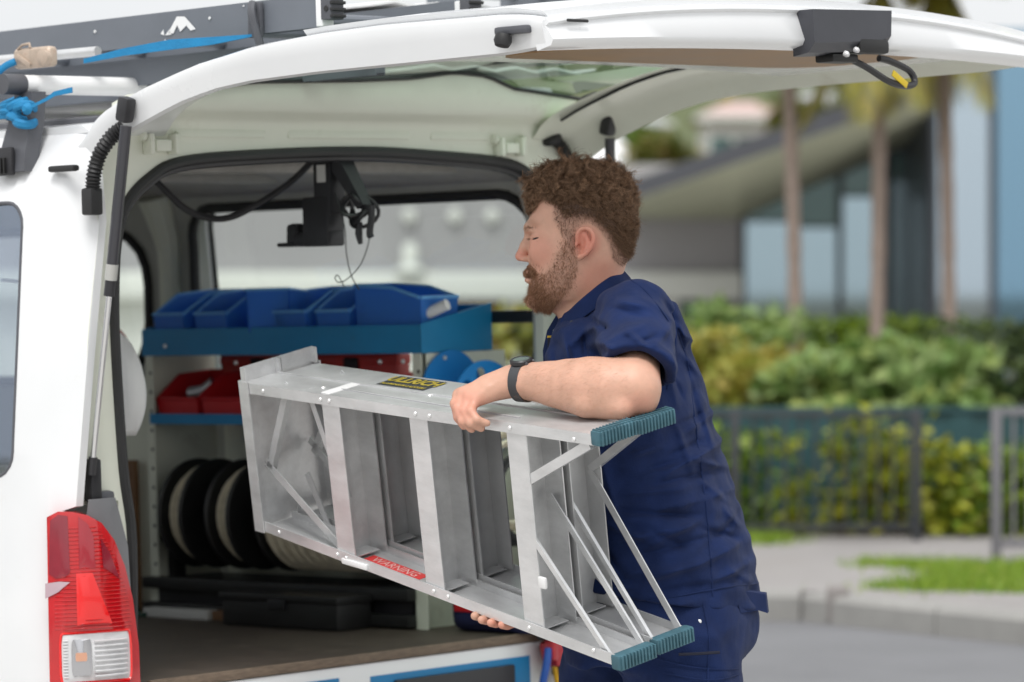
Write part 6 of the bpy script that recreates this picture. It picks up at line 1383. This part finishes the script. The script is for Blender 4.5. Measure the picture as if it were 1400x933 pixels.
def curly(R0, N0, n, nc=1500, L=(.014, .030), RD=(.0030, .0072), sp=.45):
    nc = min(nc, n); pick = rng.integers(0, nc, n); cid = rng.choice(n, nc); C0 = R0[cid]; CN = N0[cid]
    d2 = None
    # every strand joins the closest lock root
    best = np.empty(n, int)
    for s in range(0, n, 1000): best[s:s+1000] = np.argmin(((R0[s:s+1000, None]-C0[None])**2).sum(2), 1)
    t = np.linspace(0, 1, 15); Ln = rng.uniform(*L, nc); rad = rng.uniform(*RD, nc); tw = rng.uniform(1.0, 1.9, nc)*rng.choice([-1, 1], nc); ph = rng.uniform(0, 6.28, nc)
    front = np.clip((XX(775)-C0[:, 0])/.06, 0, 1); topw = np.clip((C0[:, 2]-ZZ(285))/.05, 0, 1)
    Ln *= .26+.74*topw; rad *= .55+.45*topw
    D = CN*1.0+np.stack([-.55*front, np.zeros(nc), -.1*front-.25*(1-topw)], 1)+rng.normal(0, .28, (nc, 3)); D /= np.linalg.norm(D, axis=1)[:, None]
    a = np.cross(D, rng.normal(0, 1, (nc, 3))); a /= np.linalg.norm(a, axis=1)[:, None]; b = np.cross(D, a)
    bend = rng.normal(0, .45, (nc, 3))+np.stack([-.15*front, np.zeros(nc), -.12-.25*front], 1)
    path = C0[:, None]+D[:, None]*(Ln[:, None]*np.sin(t*1.45)/.99)[..., None]+bend[:, None]*(Ln[:, None]*.55*t**2)[..., None]
    an = ph[:, None]+tw[:, None]*6.283*t; rr_ = rad[:, None]*np.minimum(1, t*3)*(1-.25*t)
    path = path+a[:, None]*(rr_*np.cos(an))[..., None]+b[:, None]*(rr_*np.sin(an))[..., None]
    off = (R0-C0[best])*.9; spread = (1-sp*np.minimum(1, t*1.3))
    p = path[best]+off[:, None]*spread[None, :, None]+rng.normal(0, .0014, (n, 1, 3))*np.minimum(1, t*2)[None, :, None]
    p[:, 0] = R0-N0*.002
    fz = rng.random(n) < .3; p[fz] += (rng.normal(0, .006, (fz.sum(), 1, 3)))*(t**2)[None, :, None]
    return p
hairs('hair', LONG, 26000, curly, brown, .00030, .00014)
TOPH = [(718, 290), (716, 262), (732, 230), (770, 213), (835, 220), (866, 255), (876, 285), (850, 280), (810, 262), (765, 262), (742, 270), (730, 288)]
hairs('loose_curls', TOPH, 12000, lambda a, b, n: curly(a, b, n, 420, (.017, .033), (.0048, .0090), .80), hairmat('light_brown_curls', (.10, .056, .032), (.40, .245, .145), .36), .00030, .00013)
def short(L0, L1, down, jit):
    def f(R0, N0, n):
        t = np.linspace(0, 1, 5); L = rng.uniform(L0, L1, n); D = N0*.55+np.array((.18, 0, -down))+rng.normal(0, jit, (n, 3)); D /= np.linalg.norm(D, axis=1)[:, None]
        c = rng.normal(0, .30, (n, 3)); return R0[:, None]-N0[:, None]*.001+D[:, None]*(L[:, None]*t)[..., None]+c[:, None]*(L[:, None]*.5*t**2)[..., None]
    return f
hairs('cropped_hair', FADE, 10000, short(.002, .006, .75, .2), fadeh, .00017, .0001)
hairs('cropped_hair', UPPER, 9000, short(.006, .015, .5, .3), brown, .00024, .00013)
def beardf(R0, N0, n):
    t = np.linspace(0, 1, 7); low = np.clip((ZZ(372)-R0[:, 2])/.05, 0, 1); frontb = np.clip((XX(765)-R0[:, 0])/.05, 0, 1); L = rng.uniform(.6, 1.15, n)*(.0040+.0058*low*(.35+.65*frontb)+.001)
    D = N0*.55+np.stack([.10-.25*frontb*low, np.zeros(n), -.75*np.ones(n)], 1)+rng.normal(0, .25, (n, 3)); D /= np.linalg.norm(D, axis=1)[:, None]; c = rng.normal(0, .5, (n, 3))
    return R0[:, None]-N0[:, None]*.001+D[:, None]*(L[:, None]*t)[..., None]+c[:, None]*(L[:, None]*.45*t**2)[..., None]
hairs('beard', BEARD, 14000, beardf, ginger, .00019, .0001)
BEARD_EDGE = [(764, 322), (790, 338), (794, 368), (790, 392), (775, 412), (760, 424), (740, 432), (722, 418), (716, 400), (724, 379), (713, 368), (719, 359), (732, 360), (744, 366), (753, 350), (760, 335)]
hairs('beard_edge', BEARD_EDGE, 1500, short(.003, .006, .8, .25), ginger, .00022, .00012)
hairs('moustache', [(712, 376), (713, 364), (720, 361.5), (728, 364), (736, 374), (730, 380), (722, 378)], 1500, beardf, ginger, .00036, .0002)
hairs('eyebrow', BROW, 260, short(.003, .006, .0, .2), brown, .00024, .00012)
def lashf(R0, N0, n):
    t = np.linspace(0, 1, 5); L = rng.uniform(.003, .005, n); D = np.stack([-np.ones(n), rng.normal(0, .3, n)-.35*np.sign(HY-R0[:, 1])*0, -.35+.0*t[0]*np.ones(n)], 1)+N0*.3; D /= np.linalg.norm(D, axis=1)[:, None]
    return R0[:, None]+D[:, None]*(L[:, None]*t)[..., None]+np.array((0, 0, 1))*(L[:, None]*.3*t**2)[..., None]
ARMP = [(712, 500), (760, 496), (812, 486), (860, 505), (890, 540), (850, 574), (790, 566), (740, 552), (706, 544)]
def armhair(n):
    m = (nv[:, 2] < ZZ(470)) & (nv[:, 1] < 7.56) & (nv[:, 0] < .30)
    u = nv[:, 0]/nv[:, 1]*FPX+CX; v = HOR+(EYE-nv[:, 2])/nv[:, 1]*FPX; m &= inpoly_np(np.stack([u, v], 1), ARMP)
    ids = rng.choice(np.where(m)[0], n); R0, N0 = nv[ids], nr[ids]; t = np.linspace(0, 1, 5); L = rng.uniform(.006, .014, n)
    D = N0*.45+np.array((-.8, 0, -.35))+rng.normal(0, .25, (n, 3)); D /= np.linalg.norm(D, axis=1)[:, None]
    p = R0[:, None]-N0[:, None]*.0005+D[:, None]*(L[:, None]*t)[..., None]-N0[:, None]*(L[:, None]*.35*t**2)[..., None]
    hc = bpy.data.hair_curves.new('arm_hair'); hc.add_curves([5]*n); hc.attributes['position'].data.foreach_set('vector', (p-ORIG[man.name]).astype(np.float32).ravel())
    ra = hc.attributes.new('radius', 'FLOAT', 'POINT'); ra.data.foreach_set('value', np.tile(np.linspace(.00009, .00004, 5), n).astype(np.float32))
    hc.materials.append(hairmat('fair_arm_hair', (.30, .17, .10), (.50, .30, .19))); ob = bpy.data.objects.new('arm_hair', hc); COL.objects.link(ob); ob.parent = man
armhair(2400)
hairs('eyelashes', [(724, 327), (729, 326), (735, 328.5), (735, 330.0), (729, 328.5), (724, 328.5)], 90, lashf, brown, .00028, .00012)
